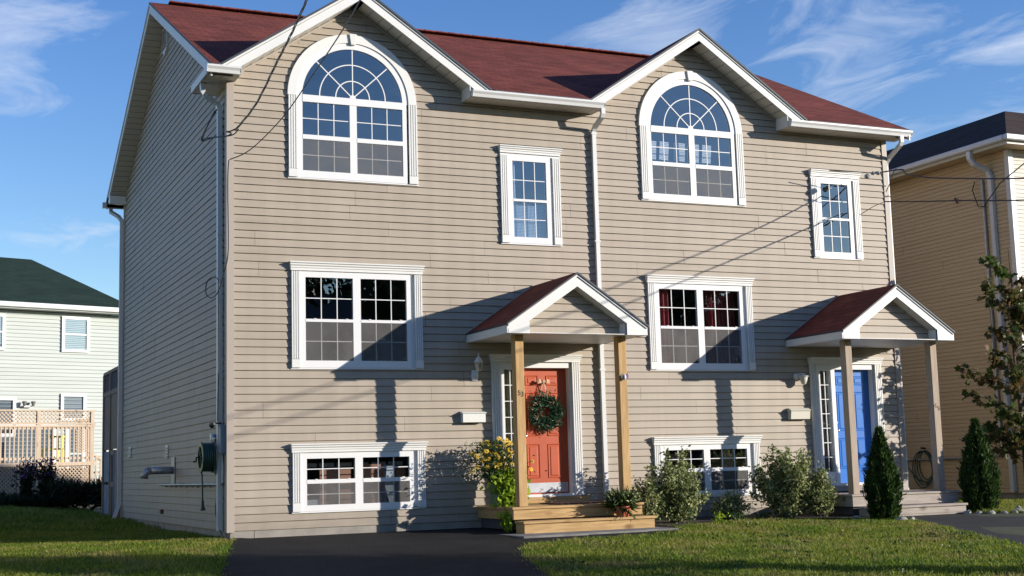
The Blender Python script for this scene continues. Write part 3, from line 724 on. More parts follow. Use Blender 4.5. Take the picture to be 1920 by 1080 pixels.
# rear eave
mb = MB(); mb.box(-.34, 12.35, DEP + .0, 10.20, 6.55, 6.60); mb.box(-.34, -.0, DEP - .12, 10.19, 6.55, 6.72); mb.box(-.42, 12.4, 10.2, 10.31, 6.55, 6.665); mb.build('rear_gutter', 'metalwhite', house)
# gable vent
vent = MB(); vy, vz0, vz1, vw = 5.02, 8.42, 8.95, .22
vent.yz([(vy - vw, vz0 + .12), (vy, vz0), (vy + vw, vz0 + .12), (vy + vw, vz1), (vy - vw, vz1)], -.055, -.01)
vo = vent.build('gable_vent', 'white', house)
sl = MB()
for k in range(8):
    z = vz0 + .13 + k*.048; sl.box(-.066, -.05, vy - vw + .03, vy + vw - .03, z, z + .018)
sl.build('louver', 'room', vo)

# ---- downspouts
def rect_tube(mb, pts, w=.07, d=.055):
    pts = [Vector(p) for p in pts]; o = len(mb.v)
    for i, p in enumerate(pts):
        t = (pts[min(i + 1, len(pts) - 1)] - pts[max(i - 1, 0)]).normalized()
        a = Vector((1, 0, 0)) - t*t.x; a.normalize(); b = t.cross(a)
        for (q, r) in ((-w/2, -d/2), (w/2, -d/2), (w/2, d/2), (-w/2, d/2)): mb.v.append(tuple(p + a*q + b*r))
    for i in range(len(pts) - 1):
        for k in range(4): mb.f.append((o + 4*i + k, o + 4*i + (k + 1) % 4, o + 4*i + 4 + (k + 1) % 4, o + 4*i + 4 + k))
    mb.f.append((o, o + 1, o + 2, o + 3)); e = o + 4*(len(pts) - 1); mb.f.append((e + 3, e + 2, e + 1, e))
def spout(pts, w=.07, d=.055):
    mb = MB(); rect_tube(mb, pts, w, d); o = mb.build('downspout', 'metalwhite', house); return o
sp = spout([(6.035, -.42, 6.56), (6.035, -.42, 6.47), (6.035, -.40, 6.43), (6.035, -.12, 6.31), (6.035, -.075, 6.26), (6.035, -.068, 6.2), (6.035, -.068, .24)])
for z in (6.2, 4.4, 2.3, .5): MB().box(5.985, 6.085, -.10, -.03, z, z + .03).build('bracket', 'metalwhite', sp)
spout([(12.17, -.42, 6.56), (12.17, -.42, 6.46), (12.17, -.39, 6.41), (12.17, -.06, 6.23), (12.17, .03, 6.16), (12.17, .05, 6.1), (12.17, .05, .0)])
sp = spout([(-.34, .20, 6.56), (-.34, .20, 6.50), (-.33, .205, 6.43), (-.27, .24, 6.37), (-.16, .28, 6.31), (-.095, .29, 6.27), (-.07, .29, 6.18), (-.07, .29, .0)], .07, .085)
for z in (6.08, 4.3, 2.2, .4): MB().box(-.108, -.025, .235, .345, z, z + .03).build('bracket', 'metalwhite', sp)
spout([(-.25, 10.22, 6.56), (-.25, 10.2, 6.46), (-.12, 9.98, 6.32), (-.068, 9.90, 6.22), (-.068, 9.88, 6.1), (-.068, 9.88, .32), (-.085, 9.86, .22), (-.22, 9.72, -.1)], .08, .06)

# ------------------------------------------------------------------ windows
def casing(parent, x0, x1, z0, z1, yb=-.02, yf=-.062, flutes=3, plinth=.12):
    """fluted side casing: plinth block at the foot"""
    mb = MB(); w = x1 - x0; n = flutes; g = w*.10; r = (w - g*n)/(n + 1)
    mb.box(x0, x1, yf + .016, yb, z0 + plinth, z1)
    for k in range(n + 1):
        a = x0 + k*(r + g); mb.box(a, a + r, yf, yf + .016, z0 + plinth + .008, z1)
    mb.box(x0 - .003, x1 + .003, yf - .004, yb, z0, z0 + plinth)
    return mb.build('casing', 'white', parent)
def cornice(parent, x0, x1, z0, z1, yb=-.02):
    h = z1 - z0; p = .035
    prof = [(yb, z0), (yb - .05, z0), (yb - .05, z0 + h*.28), (yb - .062, z0 + h*.33), (yb - .062, z0 + h*.50), (yb - .08, z0 + h*.62), (yb - .08, z0 + h*.76), (yb - .10, z0 + h*.86), (yb - .10, z1), (yb, z1)]
    mb = MB(); n = len(prof)
    vs = []
    for (xe, s) in ((x0, 1), (x1, -1)):
        for (y, z) in prof:
            inset = (yb - .10 - y)*-1; ins = (y - (yb - .10))*.42
            vs.append((xe + s*max(0, ins) if y < yb - .001 else xe + s*(.02 if z < z1 - .01 else 0), y, z))
    fs = [tuple(range(n)), tuple(range(2*n - 1, n - 1, -1))] + [(i, i + n, (i + 1) % n + n, (i + 1) % n) for i in range(n)]
    mb.add(vs, fs); return mb.build('head_cornice', 'white', parent)
PANE_CACHE = {}
def pane(parent, x0, x1, z0, z1, y, m='glass', name='pane'):
    key = (round(x1 - x0, 3), round(z1 - z0, 3), m, name)
    if key not in PANE_CACHE:
        mb = MB(); a, b = (x1 - x0)/2, (z1 - z0)/2
        mb.add([(-a, 0, -b), (a, 0, -b), (a, 0, b), (-a, 0, b)], [(0, 1, 2, 3)])
        o = mb.build(name, m, parent); PANE_CACHE[key] = o
    else:
        o = PANE_CACHE[key].copy(); COL.objects.link(o); o.parent = parent
    o.location = ((x0 + x1)/2, y, (z0 + z1)/2); return o
def sash(fr, win, x0, x1, z0, z1, cols=3, rows=2, yg=-.022, screen=False, mw=.013):
    """grille bars into frame mesh fr and glass lights as sub-parts"""
    cw = (x1 - x0)/cols; rh = (z1 - z0)/rows
    for i in range(1, cols): fr.box(x0 + i*cw - mw/2, x0 + i*cw + mw/2, yg - .008, yg + .004, z0, z1)
    for j in range(1, rows):
        for i in range(cols): fr.box(x0 + i*cw + (mw/2 if i else 0), x0 + (i + 1)*cw - (mw/2 if i < cols - 1 else 0), yg - .0075, yg + .0035, z0 + j*rh - mw/2, z0 + j*rh + mw/2)
    for i in range(cols):
        for j in range(rows): pane(win, x0 + i*cw + mw/2*(i > 0), x0 + (i + 1)*cw - mw/2*(i < cols - 1), z0 + j*rh + mw/2*(j > 0), z0 + (j + 1)*rh - mw/2*(j < rows - 1), yg)
    if screen: pane(win, x0 + .002, x1 - .002, z0 + .002, z1 - .002, yg - .018, 'screen', 'insect_screen')
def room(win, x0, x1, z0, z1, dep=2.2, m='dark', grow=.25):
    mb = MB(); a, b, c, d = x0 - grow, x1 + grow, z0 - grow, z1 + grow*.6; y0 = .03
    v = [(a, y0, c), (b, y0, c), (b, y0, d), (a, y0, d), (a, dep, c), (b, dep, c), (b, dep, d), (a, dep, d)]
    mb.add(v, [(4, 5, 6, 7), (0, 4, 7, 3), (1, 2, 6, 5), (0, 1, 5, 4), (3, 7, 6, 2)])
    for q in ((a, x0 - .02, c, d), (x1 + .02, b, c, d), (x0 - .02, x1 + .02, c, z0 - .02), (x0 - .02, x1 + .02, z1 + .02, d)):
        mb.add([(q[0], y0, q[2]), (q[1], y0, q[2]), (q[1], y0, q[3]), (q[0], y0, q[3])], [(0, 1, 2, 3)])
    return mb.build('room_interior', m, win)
def ring(mb, cx, cz, r0, r1, y0, y1, a0=0, a1=math.pi, n=40):
    for i in range(n):
        a, b = a0 + (a1 - a0)*i/n, a0 + (a1 - a0)*(i + 1)/n
        P = [(cx + r*math.cos(t), cz + r*math.sin(t)) for r, t in ((r0, a), (r1, a), (r1, b), (r0, b))]
        mb.xz(P, y0, y1)
def fold_curtain(win, x0, x1, z0, z1, y, m, folds=5, amp=.03):
    n = folds*8; vs = []
    for i in range(n + 1):
        x = x0 + (x1 - x0)*i/n; yy = y + amp*math.sin(i/8*2*math.pi) + amp*.4*math.sin(i*.9)
        vs += [(x, yy, z0), (x, yy + .01, z1)]
    mb = MB().add(vs, [(2*i, 2*i + 2, 2*i + 3, 2*i + 1) for i in range(n)])
    return mb.build('curtain', m, win)
def twin_window(ox, z, kind):
    """z = dict(ct cornice top, cb cornice bottom, gt glass top, r1, r0 rail, gb glass bottom, bot)"""
    ox = ox - .02
    win = MB(); yf = -.045; yb = .02
    X = dict(o0=.94, o1=2.985, i0=1.068, i1=2.845, g0=1.152, g1=1.885, g2=2.005, g3=2.737, f0=1.068, f1=2.80)
    X = {k: v + ox for k, v in X.items()}
    zt = z['gt'] + .085
    win.box(X['f0'], X['g0'], yf, yb, z['bot'], zt); win.box(X['g3'], X['f1'], yf, yb, z['bot'], zt)
    win.box(X['g1'], X['g2'], yf, yb, z['bot'], zt)
    for (a, b) in ((X['g0'], X['g1']), (X['g2'], X['g3'])):
        win.box(a, b, yf, yb, z['gt'], zt); win.box(a, b, yf - .004, yb, z['r0'], z['r1']); win.box(a, b, yf, yb, z['bot'], z['gb'])
    # outer nail frame: jamb gap on the right and lip below
    win.box(X['f1'], X['i1'] + .02, -.022, yb, z['bot'], zt); win.box(X['o0'] - .012, X['o1'] + .012, -.040, -.0, z['bot'] - .022, z['bot'] - .002)
    win.box(X['o0'] + .002, X['o1'] - .002, yf - .002, -.002, zt, z['cb'])
    # sash tilt latches
    for a in (X['g0'] + .12, X['g1'] - .12, X['g2'] + .12, X['g3'] - .12): win.box(a, a + .04, yf - .012, yf - .004, z['r1'] - .004, z['r1'] + .008)
    w = MB(); 
    wo_ = None
    root = MB(); root.v, root.f = win.v, win.f
    # need object first so panes can be parented: build a placeholder, fill mesh later
    obj_ = MB().box(X['f0'], X['f0'] + .001, 0, .001, z['bot'], z['bot'] + .001).build('window', 'white2', house)
    fr = root
    for (a, b) in ((X['g0'], X['g1']), (X['g2'], X['g3'])):
        sash(fr, obj_, a, b, z['r1'], z['gt']); sash(fr, obj_, a, b, z['gb'], z['r0'], screen=True)
    me = fr.build('window_tmp', 'white2', None); obj_.data = me.data; bpy.data.objects.remove(me); obj_.data.name = 'window'
    casing(obj_, X['o0'], X['i0'] - .006, z['bot'], zt - .002 if kind != 'arch' else z['spring'])
    casing(obj_, X['i1'] + .022, X['o1'], z['bot'], zt - .002 if kind != 'arch' else z['spring'])
    if kind != 'arch': cornice(obj_, X['o0'] - .035, X['o1'] + .035, z['cb'], z['ct'])
    return obj_, X
MIDZ = dict(ct=3.895, cb=3.765, gt=3.67, r1=3.048, r0=3.004, gb=2.43, bot=2.325)
LOWZ = dict(ct=1.212, cb=1.085, gt=.995, r1=.690, r0=.632, gb=.322, bot=.235)
for ui, ox in enumerate((0, W)):
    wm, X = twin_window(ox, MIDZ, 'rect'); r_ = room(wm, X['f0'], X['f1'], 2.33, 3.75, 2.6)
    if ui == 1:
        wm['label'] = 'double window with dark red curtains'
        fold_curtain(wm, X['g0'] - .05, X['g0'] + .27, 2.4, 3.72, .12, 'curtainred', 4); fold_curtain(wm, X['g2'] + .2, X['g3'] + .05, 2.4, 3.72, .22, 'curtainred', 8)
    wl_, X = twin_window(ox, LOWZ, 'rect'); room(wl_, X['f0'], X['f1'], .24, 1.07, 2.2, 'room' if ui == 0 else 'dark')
    if ui == 0:
        wl_['label'] = 'low window with brown panels and a pale cloth inside'
        for (a, b, zt) in ((X['g0'] + .27, X['g1'] + .02, .83), (X['g2'] - .02, X['g2'] + .42, .90), (X['g3'] - .12, X['g3'] + .03, .83)):
            MB().box(a, b, .22, .26, .25, zt).build('brown_panel', 'roomred', wl_)
        MB().xz([(X['g3'] - .31, .86), (X['g3'] - .20, .86), (X['g3'] - .18, .3), (X['g3'] - .27, .3), (X['g3'] - .34, .55)], .10, .12).build('pale_cloth', 'paper', wl_)
        MB().box(X['g2'] + .42, X['g2'] + .46, .2, .24, .25, .88).build('cloth_fold', 'sheetblue', wl_)
        for k in range(6): MB().box(X['g0'] + .02 + k*.27, X['g0'] + .25 + k*.27, .30, .32, .87 - k*.0, .93).build('reflection_bar', 'blind', wl_)  # pale bars drawn in place of a whitish reflection in the glass
        MB().box(X['g0'] + .02, X['g0'] + .20, .02, .03, .325, .40).build('window_card', 'paper', wl_)
    else:
        bl = MB()
        for k in range(14): bl.box(X['g0'], X['g3'], .10, .125, .70 + k*.022, .703 + k*.022)
        bl.build('blind', 'room', wl_)
    # arched window: rectangular lower part plus fan
    AZ = dict(ct=6.52, cb=6.455, gt=6.345, r1=5.838, r0=5.770, gb=5.287, bot=5.178, spring=6.43)
    X = {k: v + ox - .02 for k, v in dict(o0=.912, o1=2.958, i0=1.05, i1=2.79, g0=1.128, g1=1.868, g2=1.98, g3=2.722, f0=1.05, f1=2.76).items()}
    yf, yb = -.045, .02; fr = MB()
    cx = (X['g0'] + X['g3'])/2; zc = 6.43; Ro = 1.028; Ri = .895; Rf = .812
    fr.box(X['f0'], X['g0'], yf, yb, AZ['bot'], 6.43); fr.box(X['g3'], X['f1'] + .03, yf, yb, AZ['bot'], 6.43); fr.box(X['g1'], X['g2'], yf, yb, AZ['bot'], 6.345)
    fr.box(X['g0'], X['g3'], yf - .006, yb, 6.345, 6.455)
    for (a, b) in ((X['g0'], X['g1']), (X['g2'], X['g3'])):
        fr.box(a, b, yf - .004, yb, AZ['r0'], AZ['r1']); fr.box(a, b, yf, yb, AZ['bot'], AZ['gb'])
    fr.box(X['o0'] - .012, X['o1'] + .012, -.040, 0, AZ['bot'] - .022, AZ['bot'] - .002)
    ring(fr, cx, 6.43, Rf - .012, Ri + .02, yf, yb, 0, math.pi, 48)
    wa = MB().box(cx, cx + .001, 0, .001, 6, 6.001).build('arched_window', 'white2', house)
    for (a, b) in ((X['g0'], X['g1']), (X['g2'], X['g3'])):
        sash(fr, wa, a, b, AZ['r1'], 6.345); sash(fr, wa, a, b, AZ['gb'], AZ['r0'], screen=True)
    # fan grille: hub at cx, 6.46
    hz = 6.462; yg = -.022
    for rr_ in (.27, .525): ring(fr, cx, hz, rr_ - .008, rr_ + .008, yg - .008, yg + .004, 0, math.pi, 28)
    ring(fr, cx, hz, .0, .05, yg - .012, yg + .004, 0, math.pi, 10)
    angs = [0, math.radians(43), math.pi/2, math.radians(137), math.pi]
    for a in angs[1:-1]:
        d = Vector((math.cos(a), math.sin(a))); n_ = Vector((-d.y, d.x))*.008
        p0 = d*.04; p1 = d*.79
        fr.xz([(cx + p0.x + n_.x, hz + p0.y + n_.y), (cx + p1.x + n_.x, hz + p1.y + n_.y), (cx + p1.x - n_.x, hz + p1.y - n_.y), (cx + p0.x - n_.x, hz + p0.y - n_.y)], yg - .009, yg + .003)
    rads = [.0, .27, .525, .80]
    for i in range(4):
        for j in range(3):
            a0, a1 = angs[i] + .0, angs[i + 1]; n = 8; vs = []
            for t in range(n + 1):
                w_ = a0 + (a1 - a0)*t/n
                for q, rr2 in enumerate((rads[j], rads[j + 1])):
                    rr3 = rr2 if not (j == 2 and q == 1) else Rf - (hz - 6.43)*math.sin(w_)
                    vs.append((cx + rr3*math.cos(w_), yg, hz + rr3*math.sin(w_)))
            mb = MB().add(vs, [(2*t, 2*t + 1, 2*t + 3, 2*t + 2) for t in range(n)]); mb.build('pane', 'glass', wa)
    me = fr.build('tmp', 'white2', None); wa.data = me.data; bpy.data.objects.remove(me); wa.data.name = 'arched_window'
    casing(wa, X['o0'], X['i0'] - .004, AZ['bot'], 6.43); casing(wa, X['i1'] + .03, X['o1'], AZ['bot'], 6.43)
    rg = MB(); ring(rg, cx, 6.432, Ri, Ro, -.062, -.0, 0, math.pi, 56); rg.build('arch_casing', 'white', wa)
    kz = MB(); kz.xz([(cx - .035, 6.43 + Ri - .03), (cx + .035, 6.43 + Ri - .03), (cx + .06, 6.43 + Ro + .01), (cx - .06, 6.43 + Ro + .01)], -.092, -.0); kz.build('keystone', 'white', wa, bevel=.004)
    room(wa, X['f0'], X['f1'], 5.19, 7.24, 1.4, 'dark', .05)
    if ui == 1:
        wa['label'] = 'arched window with pale blinds glowing behind the upper sashes'
        for (a, b, sk) in ((X['g0'] + .0, X['g0'] + .20, .02), (X['g0'] + .26, X['g0'] + .44, .03), (X['g0'] + .55, X['g1'] + .03, .02), (X['g2'] + .02, X['g2'] + .20, .02), (X['g2'] + .26, X['g2'] + .44, .03)):
            bl = MB()
            for k in range(12): bl.xz([(a + sk*k/12, 5.93 + k*.027), (b + sk*k/12, 5.93 + k*.027 - .006), (b + sk*k/12, 5.95 + k*.027 - .006), (a + sk*k/12, 5.95 + k*.027)], .16, .165)
            bl.build('blind', 'paper', wa)
    # small window
    Xs = {k: v + ox - .02 for k, v in dict(o0=4.365, o1=5.42, i0=4.495, g0=4.577, g1=5.172, f1=5.25, i1=5.285).items()}
    sw = MB().box(Xs['g0'], Xs['g0'] + .001, 0, .001, 5, 5.001).build('window', 'white2', house); fr = MB()
    fr.box(Xs['i0'], Xs['g0'], yf, yb, 4.33, 5.755); fr.box(Xs['g1'], Xs['f1'], yf, yb, 4.33, 5.755); fr.box(Xs['f1'], Xs['i1'], -.022, yb, 4.33, 5.755)
    fr.box(Xs['g0'], Xs['g1'], yf, yb, 5.67, 5.755); fr.box(Xs['g0'], Xs['g1'], yf - .004, yb, 5.008, 5.048); fr.box(Xs['g0'], Xs['g1'], yf, yb, 4.33, 4.43)
    fr.box(Xs['o0'] - .01, Xs['o1'] + .01, -.04, 0, 4.308, 4.328); fr.box(Xs['o0'], Xs['o1'], yf, -.002, 5.755, 5.79)
    sash(fr, sw, Xs['g0'], Xs['g1'], 5.048, 5.67); sash(fr, sw, Xs['g0'], Xs['g1'], 4.43, 5.008, screen=False)
    me = fr.build('tmp', 'white2', None); sw.data = me.data; bpy.data.objects.remove(me); sw.data.name = 'window'
    casing(sw, Xs['o0'], Xs['i0'] - .004, 4.33, 5.753); casing(sw, Xs['i1'] + .004, Xs['o1'], 4.33, 5.753); cornice(sw, Xs['o0'] - .03, Xs['o1'] + .03, 5.79, 5.905)
    room(sw, Xs['i0'], Xs['i1'], 4.34, 5.74, 1.6, 'dark', .2)
    fold_curtain(sw, Xs['g0'] - .02, Xs['g0'] + .10, 4.42, 5.7, .08, 'sheetblue', 2, .012)
    if ui == 0:
        cur = MB()
        for i in range(26): cur.box(Xs['g0'] + i*.0235, Xs['g0'] + i*.0235 + .009, .060, .062, 4.43, 5.0)
        for i in range(24): cur.box(Xs['g0'], Xs['g1'], .063, .065, 4.43 + i*.0235, 4.44 + i*.0235)
        cur.build('net_curtain', 'sheetblue', sw)

# ------------------------------------------------------------------ doors
def door_panel(parent, x0, x1, z0, z1, y, m):
    mb = MB(); a = .022; b = .045
    o = [(x0, z0), (x1, z0), (x1, z1), (x0, z1)]; i1 = [(x0 + a, z0 + a), (x1 - a, z0 + a), (x1 - a, z1 - a), (x0 + a, z1 - a)]; i2 = [(x0 + b, z0 + b), (x1 - b, z0 + b), (x1 - b, z1 - b), (x0 + b, z1 - b)]
    vs = [(x, y - .010, z) for x, z in o] + [(x, y + .004, z) for x, z in i1] + [(x, y - .008, z) for x, z in i2]
    vs += [(x, y + .0, z) for x, z in o]
    fs = []
    for k in range(4):
        n = (k + 1) % 4; fs += [(k, n, n + 4, k + 4), (k + 4, n + 4, n + 8, k + 8), (k + 12, n + 12, n, k)]
    fs.append((8, 9, 10, 11)); mb.add(vs, fs); return mb.build('door_panel', m, parent)
for ui, ox in enumerate((0, W)):
    cm = ('reddoor', 'bluedoor')[ui]; fr = MB()
    z0, zt = .355, 2.34; yd = .085
    # frame (jambs, mullion, head, threshold)
    for (a, b, y0) in ((4.235, 4.318, -.03), (4.55, 4.632, -.03), (5.455, 5.50, -.03)): fr.box(a + ox, b + ox, y0, .13, .325, 2.43)
    fr.box(4.318 + ox, 4.55 + ox, -.03, .13, 2.32, 2.43); fr.box(4.632 + ox, 5.455 + ox, -.03, .13, 2.34, 2.43); fr.box(4.318 + ox, 4.55 + ox, -.02, .13, .325, .56)
    fr.box(4.16 + ox, 5.60 + ox, -.05, .14, .318, .360)
    fo = MB().box(5 + ox, 5.001 + ox, 0, .001, 1, 1.001).build('door_frame', 'white2', house)
    sl0, sl1, sz0, sz1 = 4.318 + ox, 4.55 + ox, .56, 2.32; mw = .012
    fr.box((sl0 + sl1)/2 - mw/2, (sl0 + sl1)/2 + mw/2, .0, .02, sz0, sz1)
    for k in range(1, 7):
        z = sz0 + (sz1 - sz0)*k/7; fr.box(sl0, (sl0 + sl1)/2 - mw/2, .0005, .0195, z - mw/2, z + mw/2); fr.box((sl0 + sl1)/2 + mw/2, sl1, .0005, .0195, z - mw/2, z + mw/2)
    for k in range(7):
        for (a, b) in ((sl0, (sl0 + sl1)/2 - mw/2), ((sl0 + sl1)/2 + mw/2, sl1)): pane(fo, a, b, sz0 + (sz1 - sz0)*k/7 + mw/2, sz0 + (sz1 - sz0)*(k + 1)/7 - mw/2, .012)
    me = fr.build('tmp', 'white2', None); fo.data = me.data; bpy.data.objects.remove(me)
    fold_curtain(fo, sl0, sl1, .56, 2.33, .10, 'curtainyel' if ui == 0 else 'room', 3, .015)
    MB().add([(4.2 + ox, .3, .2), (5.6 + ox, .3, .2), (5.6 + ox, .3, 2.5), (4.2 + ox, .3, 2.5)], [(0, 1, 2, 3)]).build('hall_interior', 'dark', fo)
    casing(fo, 4.10 + ox, 4.235 + ox, .325, 2.43, yf=-.065, flutes=3, plinth=.17); casing(fo, 5.50 + ox, 5.635 + ox, .325, 2.43, yf=-.065, flutes=3, plinth=.17)
    cornice(fo, 4.07 + ox, 5.665 + ox, 2.432, 2.545)
    # slab with six raised panels
    do = MB().box(4.634 + ox, 5.453 + ox, yd, yd + .044, z0 + .006, zt - .002).build('front_door', cm, house)
    do['label'] = ('red six-panel front door with kick plate', 'blue six-panel front door')[ui]
    for (a, b) in ((4.735, 4.945), (5.10, 5.31)):
        for (p, q) in ((2.07, 2.225), (1.27, 1.95), (.61, 1.14)): door_panel(do, a + ox, b + ox, p, q, yd, cm)
    if ui == 0: MB().box(4.66, 5.43, yd - .006, yd - .001, .385, .535).build('kick_plate', 'kick', do)
    MB().lathe([(0, -.065), (.022, -.062), (.028, -.045), (.022, -.03), (.011, -.02), (.011, -.008), (.03, -.006), (.03, 0)], (4.70 + ox, yd, 1.27), 14, 'y').build('door_knob', 'chrome', do, smooth=True)
    MB().lathe([(0, -.02), (.024, -.018), (.028, 0)], (4.70 + ox, yd, 1.41), 14, 'y').build('deadbolt', 'chrome', do, smooth=True)
    # beam below threshold
    MB().box(4.05 + ox, 5.75 + ox, -.055, -.022, .222, .316).build('threshold_beam', ('woodx', 'oldwoodx')[ui], house)

# ------------------------------------------------------------------ porches
def porch(ox, ui):
    F, G = -1.57, 3.65; c = 4.87 + ox; gs = .664; half = 1.165; yb = -.02
    r = MB(); r.uv = (lambda p: (p.y, (4 - p.z)*1.81))
    for s in (-1, 1): r.prism([(c, F - .035, G), (c + s*half*1.01, F - .035, G - gs*half*1.01), (c + s*half*1.01, yb, G - gs*half*1.01), (c, yb, G)], (0, 0, -.028))
    po = r.build('porch_roof', 'roof', house, edge='drip')
    # step flashing against the wall
    fl = MB()
    for s in (-1, 1): fl.xz([(c, G + .012), (c + s*half, G + .012 - gs*half), (c + s*half, G - gs*half), (c, G)], -.045, -.022)
    fl.build('flashing', 'corner', po)
    for s in (-1, 1):
        bd = MB(); bd.xz([(c, G - .066), (c + s*1.15, G - .066 - gs*1.15), (c + s*1.15, 2.724), (c + s*1.081, 2.724), (c, G - .21)], F, F + .02)
        bd.build('rake_board', 'white', po)
        bd = MB(); bd.xz([(c, G - .029), (c + s*1.155, G - .029 - gs*1.155), (c + s*1.155, G - .062 - gs*1.155), (c, G - .062)], F - .018, F + .01); bd.build('rake_trim', 'white', po)
        # corner return
        e = c + s*1.15; i = c + s*.815
        bd = MB(); bd.xz([(e, 2.722), (i, 2.722), (i, G - .205 - gs*.815), (e, G - .10 - gs*1.15)], F - .005, F - .001)
        bd.box(min(i, i - s*.02), max(i, i - s*.02), F + .022, -1.342, 2.722, 2.90); bd.build('corner_return', 'white', po)
        fs = MB(); fs.box(min(e, e + s*.02) - (0), max(e, e + s*.02), F + .0, -.022, 2.722, 2.872); fs.build('side_fascia', 'white', po)
        # sloping soffit of the overhang
        so = MB(); so.add([(c, F + .021, G - .21), (c + s*.9, F + .021, G - .21 - gs*.9), (c + s*.9, -1.34, G - .21 - gs*.9), (c, -1.34, G - .21)], [(0, 1, 2, 3)]); so.build('rake_soffit', 'soffit', po)
    ce = MB(); x = c - 1.145
    while x < c + 1.14:
        b = min(x + .118, c + 1.145); ce.box(x, b, F + .02, -.022, 2.728, 2.738); x += .121
    ce.build('ceiling', 'white', po)
    bk = MB(); bk.xz([(c - .83, 2.74), (c + .83, 2.74), (c + .83, 2.86), (c, 3.44), (c - .83, 2.86)], -1.355, -1.345)
    gw = bk.build('gable_wall', 'backing', po)
    mb = strips(2.742, 3.44, lambda z: max(c - .82, c - (3.44 - z)/gs), lambda z: min(c + .82, c + (3.44 - z)/gs), lambda s, o, z: (s, -1.357 - o, z), H, phase=2.742)
    # one object per board
    for k in range(6):
        z0 = 2.742 + k*H; z1 = min(z0 + H, 3.44)
        if z1 - z0 < .01: break
        q = strips(z0, z1, lambda z: max(c - .795, c - (3.46 - z)/gs), lambda z: min(c + .795, c + (3.46 - z)/gs), lambda s, o, z: (s, -1.357 - o, z), H, phase=2.742)
        o_ = q.build('siding_board', 'siding', po)
    return po
p1 = porch(0, 0); p2 = porch(5.985, 1)
POSTS = [(3.945, 4.085, -1.29, .215, 'wood'), (5.675, 5.815, -1.29, .215, 'wood'), (9.945, 10.08, -1.29, .195, 'oldwood'), (11.735, 11.875, -1.29, .205, 'oldwood')]
post_objs = []
for (a, b, y, z, m_) in POSTS:
    o = MB().box(-(b - a)/2, (b - a)/2, 0, .14, 0, 2.727 - z).build('porch_post', m_, house, bevel=.006); o.location = ((a + b)/2, y, z); post_objs.append(o)
# decks
def deck(x0, x1, yf, z, zb, gnd, ui, step):
    wx = ('woodx', 'oldwoodx')[ui]
    root = MB().box(x0 + .05, x1 - .05, yf + .06, -.03, gnd + .06 if ui == 0 else gnd, z - .045).build('porch_deck', 'dark', house)
    y = yf - .025
    while y < -.06:
        e = min(y + .136, -.03); MB().box(x0 - .025, x1 + .025, y, e, z - .036, z + R.uniform(-.002, .002)).build('deck_board', wx, root, bevel=.004); y = e + .006
    MB().box(x0, x1, yf, yf + .038, zb, z - .038).build('rim_board', wx, root, bevel=.004)
    MB().box(x0, x0 + .038, yf + .04, -.03, zb, z - .038).build('rim_board', wx, root, bevel=.004); MB().box(x1 - .038, x1, yf + .04, -.03, zb, z - .038).build('rim_board', wx, root, bevel=.004)
    sx0, sx1, sf, stz, sg = step
    sroot = MB().box(sx0 + .03, sx1 - .03, sf + .04, yf - .002, sg, stz - .04).build('porch_step', 'dark', house)
    n = 2; w = (yf - sf)/n
    for k in range(n): MB().box(sx0 - .025, sx1 + .02, sf - .03 + k*(w + .012), sf - .03 + k*(w + .012) + w + .006, stz - .036, stz).build('tread_board', wx, sroot, bevel=.004)
    MB().box(sx0, sx1, sf, sf + .038, sg + .02, stz - .038).build('riser_board', wx, sroot, bevel=.004)
    MB().box(sx0 + .005, sx1 - .005, sf + .006, sf + .04, sg - .01, sg + .018).build('riser_foot', wx, sroot)
    for xx in (sx0, sx1 - .038): MB().box(xx, xx + .038, sf + .04, yf - .004, sg, stz - .038).build('side_board', wx, sroot, bevel=.004)
deck(3.82, 5.95, -1.35, .215, .035, -.17, 0, (3.855, 5.99, -1.64, .018, -.185))
deck(9.87, 12.08, -1.35, .200, .0, -.13, 1, (9.98, 11.95, -1.66, -.005, -.165))

# house numbers
def digits(txt, loc, size, parent, m, dx, dz):
    for i, ch in enumerate(txt):
        cu = bpy.data.curves.new('house_number', 'FONT'); cu.body = ch; cu.size = size; cu.extrude = .003; cu.offset = .0012
        cu.materials.append(M[m]); tmp = bpy.data.objects.new('tmp_text', cu); COL.objects.link(tmp); bpy.context.view_layer.update()
        me_ = bpy.data.meshes.new_from_object(tmp); bpy.data.objects.remove(tmp); o = bpy.data.objects.new('house_number', me_); COL.objects.link(o)
        o.parent = parent; o.rotation_euler = (rad(90), 0, 0); o.location = (loc[0] + i*dx, loc[1], loc[2] + i*dz)
digits('53', (-.045, -.003, 1.62), .105, post_objs[0], 'bronze', .048, -.018)
digits('49', (-.058, -.003, 1.39), .115, post_objs[3], 'bronze', .062, -.045)

# deck / shed behind the house (left rear)
shed = thing('rear_deck', (0, 10.1, 0), 'weathered two-level rear deck with boarded side, behind the side wall', 'deck')
x0 = -.06
for i in range(12):
    y = 10.12 + i*.18; MB().box(x0, x0 + .03, y, y + .172, 1.42, 2.60).build('side_board', 'shadewood', shed)
MB().box(x0 - .02, x0 + .04, 10.05, 12.32, 2.60, 2.70).build('rail', 'shadewood', shed); MB().box(x0 - .02, x0 + .04, 10.05, 12.32, 3.08, 3.15).build('rail', 'shadewood', shed)
for y in (10.06, 11.2, 12.24): MB().box(x0 - .03, x0 + .05, y, y + .09, -.05, 3.10).build('post', 'shadewood', shed)
MB().box(x0 + .005, x0 + .02, 10.16, 12.24, 2.71, 3.07).build('screen_panel', 'dark', shed)
for (a, b, c, d) in ((10.15, 10.62, .02, 1.38), (11.35, 12.2, .02, .66), (11.35, 12.2, .72, 1.38)): MB().box(x0, x0 + .03, a, b, c, d).build('lower_panel', 'shedblue', shed)
